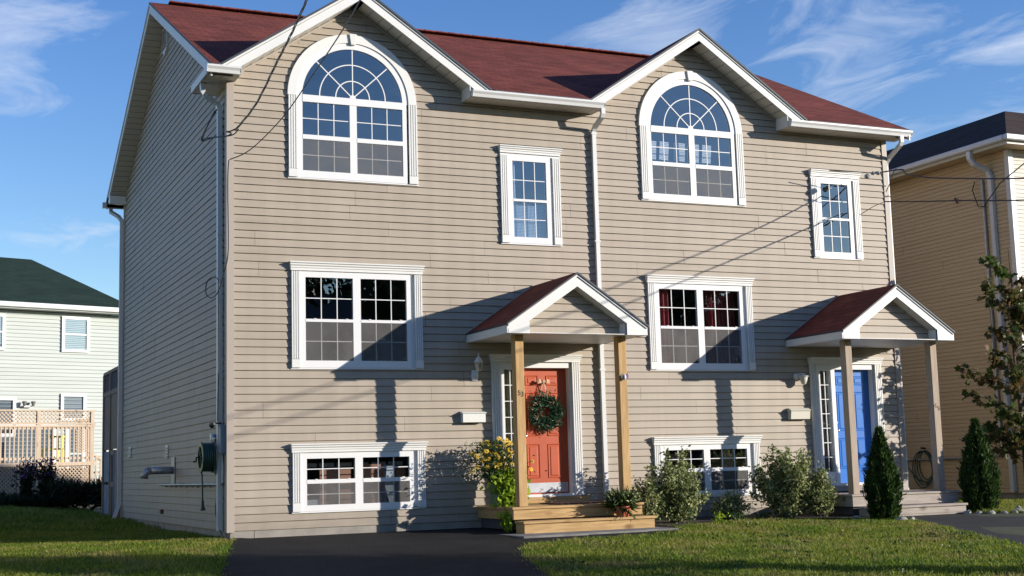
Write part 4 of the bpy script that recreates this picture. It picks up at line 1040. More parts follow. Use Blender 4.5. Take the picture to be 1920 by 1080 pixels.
for (a, b, c, d) in ((10.66, 10.74, .0, 1.4), (11.1, 11.19, 0, 1.4), (10.75, 11.1, .62, .72), (10.75, 11.1, 1.3, 1.4)): MB().box(x0 - .01, x0 + .04, a, b, c, d).build('frame_board', 'shadewood', shed)
MB().box(x0 + .01, x0 + .02, 10.75, 11.1, .0, 1.3).build('door_leaf', 'dark', shed)
MB().box(-.0, 3.2, 10.0, 12.3, 2.42, 2.58).build('floor', 'shadewood', shed)

# ------------------------------------------------------------------ items on the side wall (X = 0, facing -X)
RY, RZ = .43, 1.055
hr = thing('hose_reel', (-.02, RY, RZ), 'wall-mounted hose reel with dark green hose on the side wall', 'hose reel')
for xx in (-.31, -.15):
    mb = MB(); mb.lathe([(.155, -.010), (.222, -.010), (.228, 0), (.222, .010), (.155, .010), (.155, -.010)], (xx, RY, RZ), 28, 'x')
    for k in range(6):
        a = k*math.pi/3; mb.tube([(xx, RY, RZ), (xx, RY + .22*math.cos(a), RZ + .22*math.sin(a))], .012, 6)
    mb.build('reel_disc', 'reel', hr)
mb = MB()
for k in range(5): mb.tube([(-.29 + k*.028, RY + .195*math.cos(t*math.pi/12), RZ + .195*math.sin(t*math.pi/12)) for t in range(25)], .017, 6, False)
mb.tube([(-.28, RY + .12, RZ - .16), (-.285, RY + .03, RZ - .25), (-.285, RY, RZ - .4), (-.28, RY, RZ - .66)], .011, 7); mb.build('hose', 'hose', hr, smooth=True)
MB().tube([(-.28, RY, RZ - .62), (-.28, RY, RZ - .70), (-.275, RY, RZ - .76)], [.018, .02, .04], 8).build('nozzle', 'iron', hr)
MB().box(-.13, -.02, RY - .06, RY + .06, RZ - .25, RZ + .27).build('bracket', 'pipe', hr)
MB().tube([(-.32, RY, RZ), (-.37, RY, RZ), (-.37, RY + .05, RZ - .06), (-.41, RY + .05, RZ - .06)], .014, 6).build('crank_handle', 'iron', hr)
mt_ = thing('electric_meter', (0, .3, 1.3), 'grey electric meter box with round glass meter beside the corner downspout', 'meter')
MB().box(-.11, -.022, .03, .20, 1.09, 1.50).build('meter_box', 'meter', mt_, bevel=.01)
MB().box(-.05, -.022, .34, .56, 1.10, 1.46).build('base_plate', 'pipe', mt_, bevel=.006)
MB().lathe([(.08, -.05), (.08, -.10), (.07, -.15), (.0, -.165)], (0, .42, 1.32), 20, 'x').build('meter_glass', 'lampglass', mt_, smooth=True)
MB().lathe([(.058, -.05), (.058, -.12), (.0, -.13)], (0, .42, 1.32), 16, 'x').build('meter_dial', 'iron', mt_, smooth=True)
MB().lathe([(0, -.13), (.05, -.13), (.05, -.10), (0, -.10)], (0, .62, 1.35), 16, 'x').build('round_cap', 'plasticwhite', mt_)
MB().tube([(-.045, .36, 1.5), (-.045, .36, 6.0)], .012, 6).build('riser_cable', 'wire', mt_)
MB().tube([(-.06, .16, 1.1), (-.05, .15, .9), (-.05, .15, .69), (-.05, .22, .665), (-.05, 5.2, .655)], .020, 8).build('conduit', 'pipe', mt_)
mb = MB()
for k in range(9): mb.tube([(-.06, 4.6 - k*.45, .66), (-.07, 4.5 - k*.45, .62), (-.06, 4.3 - k*.45, .65)], .008, 5, False)
mb.build('loose_cable', 'wire', mt_)
fl_ = thing('floodlight', (0, .3, 1.5), 'small black floodlight above the electric meter', 'light')
MB().tube([(-.20, .02, 1.52), (-.22, .10, 1.50)], [.02, .045], 10).build('lamp_head', 'iron', fl_); MB().tube([(-.02, .3, 1.54), (-.20, .04, 1.53)], .012, 6).build('arm', 'iron', fl_)
ex = thing('exhaust_pipe', (0, 4.1, .9), 'galvanised exhaust pipe elbow sticking out of the side wall', 'pipe')
MB().box(-.035, -.02, 3.95, 4.25, .68, 1.12).build('wall_plate', 'pipe', ex)
MB().tube([(-.03, 4.08, .90), (-.22, 4.10, .90), (-.40, 4.12, .90)], .062, 16).build('flue', 'pipe', ex, smooth=True)
MB().tube([(-.40, 4.12, .90), (-.455, 4.125, .89), (-.495, 4.13, .84), (-.505, 4.13, .77)], .066, 16).build('elbow', 'pipe', ex, smooth=True)
for (y, z) in ((4.72, 1.225), (8.8, 1.295)):
    v_ = thing('wall_vent', (0, y, z), 'small white louvered vent %s' % ('above the exhaust pipe' if y < 6 else 'by the rear corner of the side wall'), 'vent', 'louvered vents on the side wall')
    MB().box(-.03, -.021, y - .12, y + .12, z - .115, z + .115).build('plate', 'plasticwhite', v_)
    for k in range(4): MB().prism([(-.031, y - .1, z - .08 + k*.05), (-.031, y + .1, z - .08 + k*.05), (-.07, y + .1, z - .095 + k*.05), (-.07, y - .1, z - .095 + k*.05)], (0, 0, .004)).build('louver', 'plasticwhite', v_)
ob = MB().box(-.06, -.02, 5.08, 5.18, .15, .23).build('drain_cover', 'rust', bevel=.01); tag(ob, 'small rusty brown cover low on the side wall', 'cover')
tp = thing('garden_tap', (0, .33, .46), 'black outdoor tap with a thin cable by the corner downspout', 'tap')
MB().tube([(-.02, .42, .46), (-.07, .42, .46), (-.09, .43, .42)], .014, 7).build('spout', 'iron', tp); MB().lathe([(0, .02), (.035, .02), (.035, .03), (0, .03)], (-.06, .42, .47), 10, 'z').build('handle', 'iron', tp)
MB().tube([(-.09, .43, .42), (-.10, .42, .3), (-.09, .36, .1), (-.06, .2, -.03), (-.06, .05, -.09), (.0, -.06, -.10), (.15, -.10, -.10), (.32, -.12, -.115)], .006, 6).build('cable', 'wire', tp)

# ------------------------------------------------------------------ lamps, mailboxes
def lantern(x, z, ui):
    if ui == 0:
        t = thing('wall_lantern', (x, -.02, z), 'white coach lantern with glass sides beside the red door', 'lamp', 'wall lamps beside the front doors')
        MB().lathe([(0, -.055), (.045, -.05), (.055, -.03), (.055, 0)], (x - .03, -.022, z + .08), 14, 'y').build('wall_plate', 'white2', t, smooth=True)
        MB().box(x - .085, x + .025, -.045, -.022, z + .0, z + .17).build('back_plate', 'white2', t, bevel=.015)
        MB().tube([(x - .03, -.05, z + .13), (x - .01, -.10, z + .12), (x, -.12, z + .17)], .014, 8).build('arm', 'white2', t)
        MB().lathe([(0, .43), (.008, .425), (.010, .38), (.016, .37), (.035, .355), (.06, .32), (.078, .285), (.082, .28), (.0, .275)], (x, -.13, z), 6, 'z').build('cap', 'white2', t)
        MB().lathe([(.068, .278), (.04, .165)], (x, -.13, z), 6, 'z').build('glass', 'lampglass', t)
        cg = MB()
        for k in range(6):
            a = k*math.pi/3; cg.tube([(x + .07*math.cos(a), -.13 + .07*math.sin(a), z + .28), (x + .041*math.cos(a), -.13 + .041*math.sin(a), z + .165)], .005, 5)
        cg.lathe([(0, .15), (.03, .152), (.044, .165), (.0, .168)], (x, -.13, z), 6, 'z'); cg.build('cage', 'white2', t)
    else:
        t = thing('wall_lantern', (x, -.02, z), 'small white bell-shaped wall lamp beside the blue door', 'lamp', 'wall lamps beside the front doors')
        MB().lathe([(0, -.05), (.05, -.045), (.06, 0)], (x - .04, -.022, z + .15), 14, 'y').build('wall_plate', 'white2', t, smooth=True)
        MB().tube([(x - .04, -.06, z + .17), (x - .02, -.11, z + .2), (x + .02, -.14, z + .19)], .010, 7).build('arm', 'white2', t)
        MB().lathe([(.015, .20), (.03, .18), (.09, .15), (.095, .14), (.07, .14)], (x + .02, -.15, z), 16, 'z').build('cap', 'white2', t, smooth=True)
        MB().lathe([(.07, .14), (.065, .09), (.04, .02), (0, .0)], (x + .02, -.15, z), 16, 'z').build('shade', 'cream', t, smooth=True)
lantern(3.85, 2.13, 0); lantern(9.90, 2.06, 1)
def mailbox(x0, x1, z0, z1, ui):
    t = thing('mailbox', ((x0 + x1)/2, -.02, z0), ('white wall mailbox left of the red door', 'cream wall mailbox left of the blue door')[ui], 'mailbox', 'wall mailboxes')
    m_ = ('plasticwhite', 'cream')[ui]
    if ui == 0:
        MB().box(x0, x1, -.12, -.024, z0, z1 - .035).build('body', m_, t, bevel=.004); MB().yz([(-.022, z1 + .004), (-.022, z1 - .033), (-.135, z1 - .033), (-.135, z1 - .02)], x0 - .012, x1 + .012).build('lid', m_, t, bevel=.002)
    else:
        MB().yz([(-.022, z0), (-.022, z1 - .05), (-.13, z1 - .05), (-.11, z0)], x0, x1).build('body', m_, t, bevel=.003); MB().yz([(-.022, z1), (-.022, z1 - .048), (-.15, z1 - .048), (-.13, z1 - .03), (-.07, z1)], x0 - .01, x1 + .01).build('lid', m_, t, bevel=.003)
mailbox(3.57, 3.95, 1.49, 1.66, 0); mailbox(9.64, 10.04, 1.475, 1.665, 1)

# ------------------------------------------------------------------ wreath, mat, plants on the porch
wr = thing('wreath', (5.04, .04, 1.62), 'evergreen wreath with a ribbon bow hanging on the red door', 'wreath')
n = 2600; a = NR.uniform(0, 2*np.pi, n); rr_ = NR.normal(0, .052, n); r2 = .19 + rr_; P = np.stack([5.04 + r2*np.cos(a), .035 - np.abs(NR.normal(0, .03, n)), 1.635 + r2*np.sin(a)], 1)
od = np.stack([np.cos(a + .8), -.5*np.ones(n), np.sin(a + .8)], 1)
leaves(P, .06, 'greenery', 'wreath', wr, aspect=3.5, outdir=od)
MB().tube([(5.04 + .19*math.cos(t*math.pi/16), .04, 1.635 + .19*math.sin(t*math.pi/16)) for t in range(33)], .02, 6).build('ring', 'bark', wr)
rb = MB()
for s in (-1, 1):
    rb.add([(5.02, .03, 2.13), (5.02 + s*.07, .01, 2.17), (5.02 + s*.12, .03, 2.15), (5.02 + s*.11, .0, 2.09), (5.02 + s*.05, .0, 2.10)], [(0, 1, 2, 3, 4)])
    rb.add([(5.02, .02, 2.12), (5.035 + s*.01, .02, 2.12), (5.04 + s*.07, .03, 1.86), (5.02 + s*.07, .03, 1.84)], [(0, 1, 2, 3)])
    rb.add([(5.02 + s*.01, .035, 2.13), (5.03 + s*.01, .035, 2.13), (5.05 + s*.10, .05, 1.80), (5.04 + s*.10, .05, 1.80)], [(0, 1, 2, 3)])
rb.box(5.0, 5.045, .0, .03, 2.11, 2.15); rb.build('ribbon_bow', 'ribbon', wr)
# twigs and berries
tw = MB()
for k in range(26):
    a_ = R.uniform(0, 6.28); r_ = R.uniform(.15, .27); p = Vector((5.04 + r_*math.cos(a_), -.03, 1.635 + r_*math.sin(a_))); q = p + Vector((R.uniform(-.05, .05), -.02, R.uniform(-.05, .05))); tw.tube([p, q], .004, 4)
tw.build('twig', 'ribbon', wr)
dm = MB().box(4.72, 5.62, -1.0, -.35, .2195, .236).build('doormat', 'mat', bevel=.004); tag(dm, 'dark brown doormat lying on the left porch deck', 'doormat')
# butterfly/bird ornament on right post of the left porch
orn = thing('bird_ornament', (5.73, -1.31, 2.12), 'small painted bird ornament fixed to the post right of the red door', 'ornament')
MB().lathe([(0, -.05), (.018, -.03), (.026, 0), (.018, .03), (0, .05)], (5.75, -1.325, 2.10), 10, 'z').build('body', 'plasticwhite', orn, smooth=True)
for s in (-1, 1): MB().add([(5.75, -1.32, 2.12), (5.75 + s*.05, -1.335, 2.17), (5.75 + s*.065, -1.33, 2.10), (5.75 + s*.03, -1.32, 2.06)], [(0, 1, 2, 3)]).build('wing', ('iron', 'purple')[s > 0], orn)
# planter with black-eyed daisies
pl = thing('flower_planter', (4.04, -.42, .215), 'green planter of yellow daisies and trailing lime vine on the deck', 'planter')
MB().lathe([(0, .0), (.15, .0), (.20, .42), (.215, .42), (.215, .46), (.19, .46), (.18, .43), (0, .43)], (4.04, -.42, .217), 20, 'z').build('pot', 'planter', pl, smooth=False)
n = 1900; P = np.stack([3.96 + NR.normal(0, .20, n), -.46 + NR.normal(0, .15, n), .75 + NR.uniform(-.12, .42, n)], 1)
P[:, 0] += (P[:, 2] - .75)*-.05; leaves(P, .055, 'foliage', 'green', pl, aspect=2.6, up=.6)
st = MB(); pet = MB(); cen = MB()
for k in range(84):
    bx, by = 3.96 + R.gauss(0, .22), -.56 + R.gauss(0, .13); bz = 1.02 + R.uniform(-.22, .22) - .35*abs(bx - 3.98)
    st.tube([(4.0 + (bx - 4.0)*.3, -.42, .66), ((4 + bx)/2, (by - .42)/2, (.66 + bz)/2 + .04), (bx, by, bz)], .004, 4, False)
    nrm = Vector((R.uniform(-.6, .3), -1, R.uniform(.1, 1))).normalized(); u_ = nrm.orthogonal().normalized(); w_ = nrm.cross(u_)
    c_ = Vector((bx, by, bz)); rad_ = R.uniform(.032, .05)
    for j in range(9):
        t0 = j*2*math.pi/9; e1 = u_*math.cos(t0) + w_*math.sin(t0); e2 = u_*math.cos(t0 + .28) + w_*math.sin(t0 + .28); e3 = u_*math.cos(t0 - .28) + w_*math.sin(t0 - .28)
        pet.add([c_, c_ + e2*rad_*.75, c_ + e1*rad_ - nrm*.006, c_ + e3*rad_*.75], [(0, 1, 2, 3)])
    cen.add([c_ + nrm*.012, c_ + u_*.009, c_ + w_*.009, c_ - u_*.009, c_ - w_*.009], [(0, 1, 2), (0, 2, 3), (0, 3, 4), (0, 4, 1)])
st.build('stems', 'green', pl); pet.build('daisy_petals', 'yellow', pl, kind='stuff'); cen.build('daisy_centres', 'bark', pl, kind='stuff')
n = 1000; t_ = NR.uniform(0, 1, n); P = np.stack([4.05 + NR.normal(0, .11, n), -.66 - .12*t_ + NR.normal(0, .05, n), .76 - .54*t_], 1)
n2 = 90; P2 = np.stack([3.80 + NR.normal(0, .045, n2), -1.18 + NR.normal(0, .04, n2), .16 - .24*NR.uniform(0, 1, n2)], 1)
leaves(np.concatenate([P, P2]), .09, 'trailing_vine', 'lime', pl, aspect=1.25, up=-.4, outdir=np.array([0, -.7, -.2]))
n = 240; P = np.stack([3.98 + NR.normal(0, .18, n), -.58 + NR.normal(0, .1, n), .66 + NR.uniform(-.1, .1, n)], 1); leaves(P, .05, 'pink_flowers', 'green', pl)
# terracotta pot on the step
pt = thing('terracotta_pot', (5.40, -1.50, .018), 'terracotta pot with a spiky green plant on the left porch step', 'potted plant')
MB().lathe([(0, .0), (.085, .0), (.125, .12), (.135, .12), (.14, .155), (.12, .155), (.115, .13), (0, .13)], (5.52, -1.52, .02), 20, 'z').build('pot', 'terra', pt)
n = 520; a = NR.uniform(0, 2*np.pi, n); P = np.stack([5.52 + .05*np.cos(a), -1.52 + .05*np.sin(a), .15 + NR.uniform(0, .06, n)], 1)
leaves(P, .23, 'foliage', 'green', pt, aspect=10, up=.35, outdir=np.stack([np.cos(a), np.sin(a), .5*np.ones(n)], 1)*.9, jitter=.5)
n = 500; a = NR.uniform(0, 2*np.pi, n); q = NR.uniform(0, .27, n); P = np.stack([5.52 + q*np.cos(a), -1.52 + q*np.sin(a), .22 + NR.uniform(0, .16, n)], 1); leaves(P, .055, 'leaf_tufts', 'shrub', pt, aspect=2.5, kind='stuff')

# ------------------------------------------------------------------ shrubs, cedars, maple
def shrub(x, y, w, h, n, m, label, seed=0, size=.05, group='shrubs along the front wall'):
    size *= 1.2
    rg = np.random.default_rng(seed); z0 = gz(x, y) + .03
    t = thing('garden_shrub', (x, y, z0), label, 'shrub', group)
    st = MB(); tips = []
    for k in range(46):
        a = rg.uniform(0, 2*np.pi); r = rg.uniform(.05, 1)**.7*w/2; top = h*(1 - .45*(r/(w/2))**1.6)*rg.uniform(.6, 1.12)
        b = np.array([x + rg.normal(0, .05), y + rg.normal(0, .04), z0]); e = np.array([x + r*np.cos(a), y + .65*r*np.sin(a), z0 + top])
        mid = (b + e)/2 + np.array([rg.normal(0, .04), rg.normal(0, .04), .06]); st.tube([b, mid, e], [.007, .005, .002], 4, False); tips.append((b, mid, e))
    st.build('stems', 'bark', t)
    per = n//46; P = []
    for b, mid, e in tips:
        u = rg.uniform(.10, 1.0, per)[:, None]**.8; p = (1 - u)**2*b + 2*u*(1 - u)*mid + u**2*e + rg.normal(0, .06, (per, 3))*(1.3 - .75*u); P.append(p)
    P = np.concatenate(P); P = P[P[:, 2] > z0 + .02]
    leaves(P, size, 'foliage', m, t, aspect=2.1, up=.15); return t
shrub(6.78, -.95, 1.15, 1.12, 9000, 'shrub', 'variegated green-and-white shrub between the left porch and the low window', 3)
shrub(6.25, -1.0, .5, .85, 2200, 'shrub', 'smaller variegated shrub against the right end of the left porch', 13)
shrub(8.92, -.85, 1.35, 1.18, 10500, 'shrub', 'tall variegated shrub between the low window and the blue door porch', 4)
shrub(9.45, -1.05, .7, .75, 3200, 'shrub', 'low variegated shrub in front of the left end of the right porch deck', 14)
shrub(7.95, -.75, .75, .42, 2600, 'shrub', 'small low shrub under the right low window', 5, .04)
for i, (x, y, s_) in enumerate(((7.35, -1.3, .16), (7.7, -1.25, .14), (8.25, -1.15, .15), (8.6, -1.3, .12))):
    z0 = gz(x, y); n = 90; P = np.stack([x + NR.normal(0, .07, n), y + NR.normal(0, .05, n), z0 + NR.uniform(.02, s_, n)], 1)
    o = leaves(P, .06, 'border_plant', ('green', 'lime')[i == 0], None, aspect=2.2, up=.5); tag(o, ('pale green seedling at the edge of the planting bed', 'low dark-leaved plant in the bed below the right low window', 'leafy little plant left of the tallest shrub', 'tuft of leaves below the tallest shrub')[i], 'plant', 'low plants in the front bed')
def cedar(x, y, w, h, n, label, seed):
    rg = np.random.default_rng(seed); z0 = gz(x, y) + .02
    t = thing('cedar_shrub', (x, y, z0), label, 'cedar', 'young conical cedars by the right driveway')
    MB().tube([(x, y, z0 - .05), (x, y, z0 + h*.9)], [.03, .008], 7).build('trunk', 'bark', t)
    u = rg.uniform(0, 1, n)**1.25; prof = w/2*np.where(u < .3, .72 + .93*u, (1.0 - ((u - .3)/.7)**1.35)); prof = np.clip(prof, .012, None)
    a = rg.uniform(0, 2*np.pi, n); lob = 1 + .16*np.sin(a*7 + u*4) + .10*np.sin(a*13 - u*11) + rg.normal(0, .07, n); r = prof*lob*np.sqrt(rg.uniform(.35, 1, n))
    P = np.stack([x + r*np.cos(a), y + r*np.sin(a), z0 + .01 + u*h], 1)
    leaves(P, .085, 'crown', 'cedar', t, aspect=3.6, up=1.9, outdir=np.stack([np.cos(a)*.7, np.sin(a)*.7, np.zeros(n)], 1))
cedar(9.84, -2.15, .50, 1.38, 9000, 'slim conical cedar in front of the blue door porch steps', 21)
cedar(12.42, -1.5, .58, 1.49, 11000, 'wide conical cedar at the right driveway edge, ringed with stones', 22)
ORD = ['leftmost', 'second', 'third', 'fourth', 'fifth', 'sixth', 'seventh', 'rightmost']
def rockring(cx, cy, rx, ry, a0, a1, n, grp, lab):
    for k in range(n):
        a = a0 + (a1 - a0)*k/(n - 1); x, y = cx + rx*math.cos(a), cy + ry*math.sin(a); r = R.uniform(.045, .085)
        import bmesh
        bm = bmesh.new(); bmesh.ops.create_icosphere(bm, subdivisions=2, radius=1); 
        for v_ in bm.verts:
            nz = 1 + .22*math.sin(v_.co.x*3 + k) + .18*math.sin(v_.co.y*4 + k*2) + .1*R.uniform(-1, 1); v_.co = Vector((v_.co.x*r*nz*1.25, v_.co.y*r*nz, v_.co.z*r*.62*nz))
        me = bpy.data.meshes.new('border_stone'); bm.to_mesh(me); bm.free(); me.materials.append(M['stone'])
        o = bpy.data.objects.new('border_stone', me); COL.objects.link(o); o.location = (x, y, gz(x, y) + r*.45); o.rotation_euler = (0, 0, R.uniform(0, 6)); tag(o, (ORD[k] if k < n - 1 else 'rightmost') + ' ' + lab, 'stone', grp)
rockring(12.48, -1.55, .62, .50, rad(200), rad(345), 8, 'stones ringing the wide cedar', 'pale stone in the ring round the wide cedar')
rockring(9.95, -2.3, .28, .15, rad(260), rad(350), 2, 'stones by the slim cedar', 'pale stone at the foot of the slim cedar')
rockring(9.9, -1.72, .30, .06, rad(180), rad(340), 3, 'stones under the right porch deck', 'brownish stone under the corner of the right porch')
# maple sapling at the right edge
mpl = thing('maple_sapling', (14.0, -.95, gz(14.0, -.95)), 'young maple with reddish green leaves at the right edge, before the tan house', 'tree')
tr = MB(); bx, by, bz = 14.0, -.95, gz(14.0, -.95); tips = []
trunk = [(bx, by, bz), (bx + .02, by, 1.2), (bx - .05, by, 2.6), (bx + .03, by, 3.7), (bx, by, 4.5)]
tr.tube(trunk, [.035, .03, .022, .014, .006], 8)
for k in range(64):
    z = .6 + 3.6*R.random()**1.5; a = R.uniform(0, 6.28); L_ = (.95 if z < 2.6 else .70)*R.uniform(.45, 1.1)*(1 - .12*max(0, z - 2.5))
    p0 = Vector((bx, by, z)); p2 = p0 + Vector((L_*math.cos(a), L_*.8*math.sin(a), .10 + .25*L_)); p1 = (p0 + p2)/2 + Vector((0, 0, .07)); tr.tube([p0, p1, p2], [.010, .007, .003], 5, False); tips.append((p0, p1, p2))
tr.tube([(13.5, by, 2.4), (13.47, by, 3.2), (13.45, by, 3.9)], [.008, .006, .004], 5, False); tips.append((Vector((13.5, by, 3.4)), Vector((13.47, by, 3.6)), Vector((13.45, by, 3.95))))
tr.build('trunk', 'bark', mpl)
P = []
for p0, p1, p2 in tips:
    for j in range(36):
        u = R.uniform(.3, 1.05); p = p0*(1 - u)**2 + p1*2*u*(1 - u) + p2*u*u; P.append((p.x + R.gauss(0, .05), p.y + R.gauss(0, .05), p.z + R.gauss(0, .045)))
# lobed maple leaves: three overlapping blades from one point
P = np.array(P); n = len(P); V = []; Fc = []
d0 = NR.normal(size=(n, 3)); d0[:, 2] -= .5; d0 /= np.linalg.norm(d0, axis=1)[:, None]; r_ = NR.normal(size=(n, 3)); s0 = np.cross(d0, r_); s0 /= np.linalg.norm(s0, axis=1)[:, None]
sz = NR.uniform(.07, .13, n)[:, None]
outl = [(0, 0), (.18, .12), (.5, .05), (.42, .38), (.62, .62), (.28, .62), (.0, 1.0), (-.28, .62), (-.62, .62), (-.42, .38), (-.5, .05), (-.18, .12)]
V = np.stack([P + s0*sz*u_ + d0*sz*v_ for u_, v_ in outl], 1).reshape(-1, 3); Fc = (np.arange(n)*12)[:, None] + np.arange(12)[None, :]
npmesh('crown', V, Fc, 'maple', mpl)

# ------------------------------------------------------------------ service cables
CAM = Vector((-4.37189195, -19.53689369, 0.77838265))
def ray(px, py, d): return CAM + (fw + rt*((px - 960)/2558.147) - up*((py - 540)/2558.147))*d
def cable(label, pts, r, m_='wire', twist=0, name='service_cable'):
    P = []; pts = [Vector(p) for p in pts]
    for i in range(len(pts) - 1):
        a = pts[max(i - 1, 0)]; b = pts[i]; c = pts[i + 1]; d = pts[min(i + 2, len(pts) - 1)]
        for k in range(6):
            t = k/6; P.append(.5*((2*b) + (-a + c)*t + (2*a - 5*b + 4*c - d)*t*t + (-a + 3*b - 3*c + d)*t**3))
    P.append(pts[-1]); mb = MB()
    if twist:
        for ph in (0, 2.1, 4.2):
            Q = [p + Vector((math.cos(i*.9 + ph), 0, math.sin(i*.9 + ph)))*twist for i, p in enumerate(P)]; mb.tube(Q, r, 5, False)
    else: mb.tube(P, r, 6, False)
    o = mb.build(name, m_); tag(o, label, 'cable', 'overhead service cables'); return o
cable('twisted service cable reaching the left corner from above the arched window', [ray(442, 243, 19.25), ray(480, 195, 18.3), ray(520, 115, 16.8), ray(548, 60, 15.6), ray(575, 0, 14), ray(600, -60, 12.4), ray(640, -180, 9.5)], .0065, 'wire2', .010)
cable('thin single cable crossing in front of the left arched window', [ray(431, 299, 19.3), ray(470, 280, 18.9), ray(530, 220, 18), ray(590, 135, 16.8), ray(640, 60, 15.4), ray(675, 0, 14), ray(720, -90, 12), ray(760, -190, 10)], .008)
cable('looped cables bent round the left downspout under the gutter', [ray(445, 240, 19.3), ray(432, 246, 19.3), ray(425, 247, 19.35), ray(434, 250, 19.25), ray(425, 255, 19.3), ray(405, 257, 19.6), ray(385, 260, 19.9), ray(378, 264, 20.0), ray(380, 255, 20.0), ray(392, 230, 19.95), ray(407, 205, 19.85)], .010)
cable('second loop of cable sagging beside the left downspout', [ray(447, 242, 19.25), ray(438, 252, 19.3), ray(420, 256, 19.35), ray(400, 258, 19.7), ray(383, 264, 19.95), ray(380, 262, 20.0), ray(386, 243, 20.0), ray(403, 207, 19.9)], .009)
cable('black cable running down the corner trim into a loop', [ray(429, 300, 19.35), ray(427, 340, 19.35), ray(428, 440, 19.35), ray(427, 480, 19.35), ray(421, 508, 19.4), ray(410, 545, 19.5), ray(398, 558, 19.7), ray(387, 552, 19.9), ray(387, 532, 19.9), ray(396, 521, 19.8), ray(408, 523, 19.6), ray(411, 540, 19.5), ray(410, 600, 19.55), ray(409, 700, 19.6), ray(408, 790, 19.6)], .008)
cable('dark service cable from the right front corner past the tan house', [ray(1641, 325, 24.2), ray(1690, 318, 24.2), ray(1700, 326, 24), ray(1740, 333, 23.4), ray(1800, 334.5, 22.6), ray(1860, 335, 21.6), ray(1925, 334, 20.5), ray(2100, 325, 17), ray(2400, 290, 13)], .012)
cable('lower dark cable from the right corner to the street', [ray(1660, 378, 24.3), ray(1720, 378, 23.5), ray(1800, 376, 22.4), ray(1860, 376, 21.6), ray(1925, 375, 20.6), ray(2100, 368, 17), ray(2400, 330, 13)], .011)
cable('cable from the right window head to the corner insulator', [ray(1555, 320, 24.0), ray(1600, 322, 24.1), ray(1630, 324, 24.2), ray(1645, 322, 24.25)], .009)
cable('cable crossing the siding at the right window sill height', [ray(1612, 345, 24.05), ray(1640, 347, 24.1), ray(1661, 349, 24.2)], .009)
cable('thin cable slanting from the right window to the corner', [ray(1612, 403, 24.0), ray(1640, 386, 24.1), ray(1661, 378, 24.2)], .007)
cable('short loop of cable hanging on the tan house wall', [ray(1661, 360, 24.4), ray(1668, 345, 24.4), ray(1676, 322, 24.4), ray(1681, 316, 24.4)], .008)
ins = thing('cable_insulator', tuple(ray(1628, 329, 24.2)), 'grey cable clamp on the siding near the right corner', 'insulator')
for (a, b, r_) in ((1625, 331, .05), (1636, 325, .035), (1646, 325, .035)):
    c_ = ray(a, b, 24.1); MB().lathe([(0, -.04), (r_, -.02), (r_*.8, .02), (0, .04)], tuple(c_), 10, 'y').build('clamp', 'pipe', ins, smooth=True)

# ------------------------------------------------------------------ right neighbour (tan house)
NX, NY = 15.57, .45
nb = thing('tan_house', (NX, NY, 0), 'tan vinyl-sided house with dark brown roof at the right edge', 'house')
hh2 = .0825
wl2 = MB(); sideN = lambda s, o, z: (NX - o, s, z); frontN = lambda s, o, z: (s, NY - o, z)
backing(wl2, NY, 10.6, .03, 6.78, [], sideN, step=.5); backing(wl2, NX, NX + 9, .03, 6.78, [], frontN, step=.5)
wl2.add([(NX, 10.6, 0), (NX + 9, 10.6, 0), (NX + 9, 10.6, 6.8), (NX, 10.6, 6.8)], [(0, 1, 2, 3)]).add([(NX + 9, NY, 0), (NX + 9, 10.6, 0), (NX + 9, 10.6, 6.8), (NX + 9, NY, 6.8)], [(0, 1, 2, 3)])
nwall = wl2.build('wall', 'tan_back', nb)
clad(nwall, sideN, NY + .08, 10.55, .03, 6.75, [], hh=hh2, mat_='tan_siding', length=6.2, seed=4, phase=.03, slot=.006, depth=.017)
clad(nwall, frontN, NX + .08, NX + 4.0, .03, 6.75, [], hh=hh2, mat_='cream_and_lit_tan_siding', length=6.2, seed=6, phase=.03, slot=.006, depth=.017)  # same siding as the side, paler here to paint in the sunlight
mb = MB(); mb.box(NX - .035, NX, NY, NY + .08, .02, 6.75); mb.box(NX - .035, NX + .08, NY - .035, NY, .02, 6.75); mb.build('corner_post', 'white', nb)
MB().box(NX + .01, NX + 8.9, NY + .01, 10.55, -.7, .028).build('foundation', 'concrete', nb)
EX = .42
mb = MB(); mb.box(NX - EX, NX + 9.4, NY - EX, 11.0, 6.76, 6.80); mb.build('soffit', 'tan_siding', nb)
mb = MB(); mb.box(NX - EX - .01, NX - EX + .02, NY - EX + .022, 11.0, 6.75, 6.93); mb.box(NX - EX - .01, NX + 9.4, NY - EX - .01, NY - EX + .02, 6.75, 6.93); mb.build('fascia', 'soffit', nb)
mb = MB(); mb.box(NX - EX - .115, NX - EX - .012, NY - EX - .0, 11.0, 6.81, 6.925); mb.box(NX - EX - .115, NX + 9.4, NY - EX - .115, NY - EX - .012, 6.812, 6.923); mb.build('gutter', 'metalwhite', nb, bevel=.02)
e0, e1 = NX - EX - .07, NY - EX - .07; t_, zt_ = 2.0, 6.925; rise = 1.12
r = MB(); r.uv = (lambda p: (p.x + p.y, p.z*2.3))
c1 = [(e0, e1), (NX + 9.5, e1), (NX + 9.5, 11.1), (e0, 11.1)]; c2 = [(e0 + t_, e1 + t_), (NX + 7.5, e1 + t_), (NX + 7.5, 9.1), (e0 + t_, 9.1)]
r.add([(x, y, zt_) for x, y in c1] + [(x, y, zt_ + rise) for x, y in c2], [(0, 1, 5, 4), (1, 2, 6, 5), (2, 3, 7, 6), (3, 0, 4, 7), (4, 5, 6, 7), (3, 2, 1, 0)])
r.build('roof', 'roofbrown', nb)
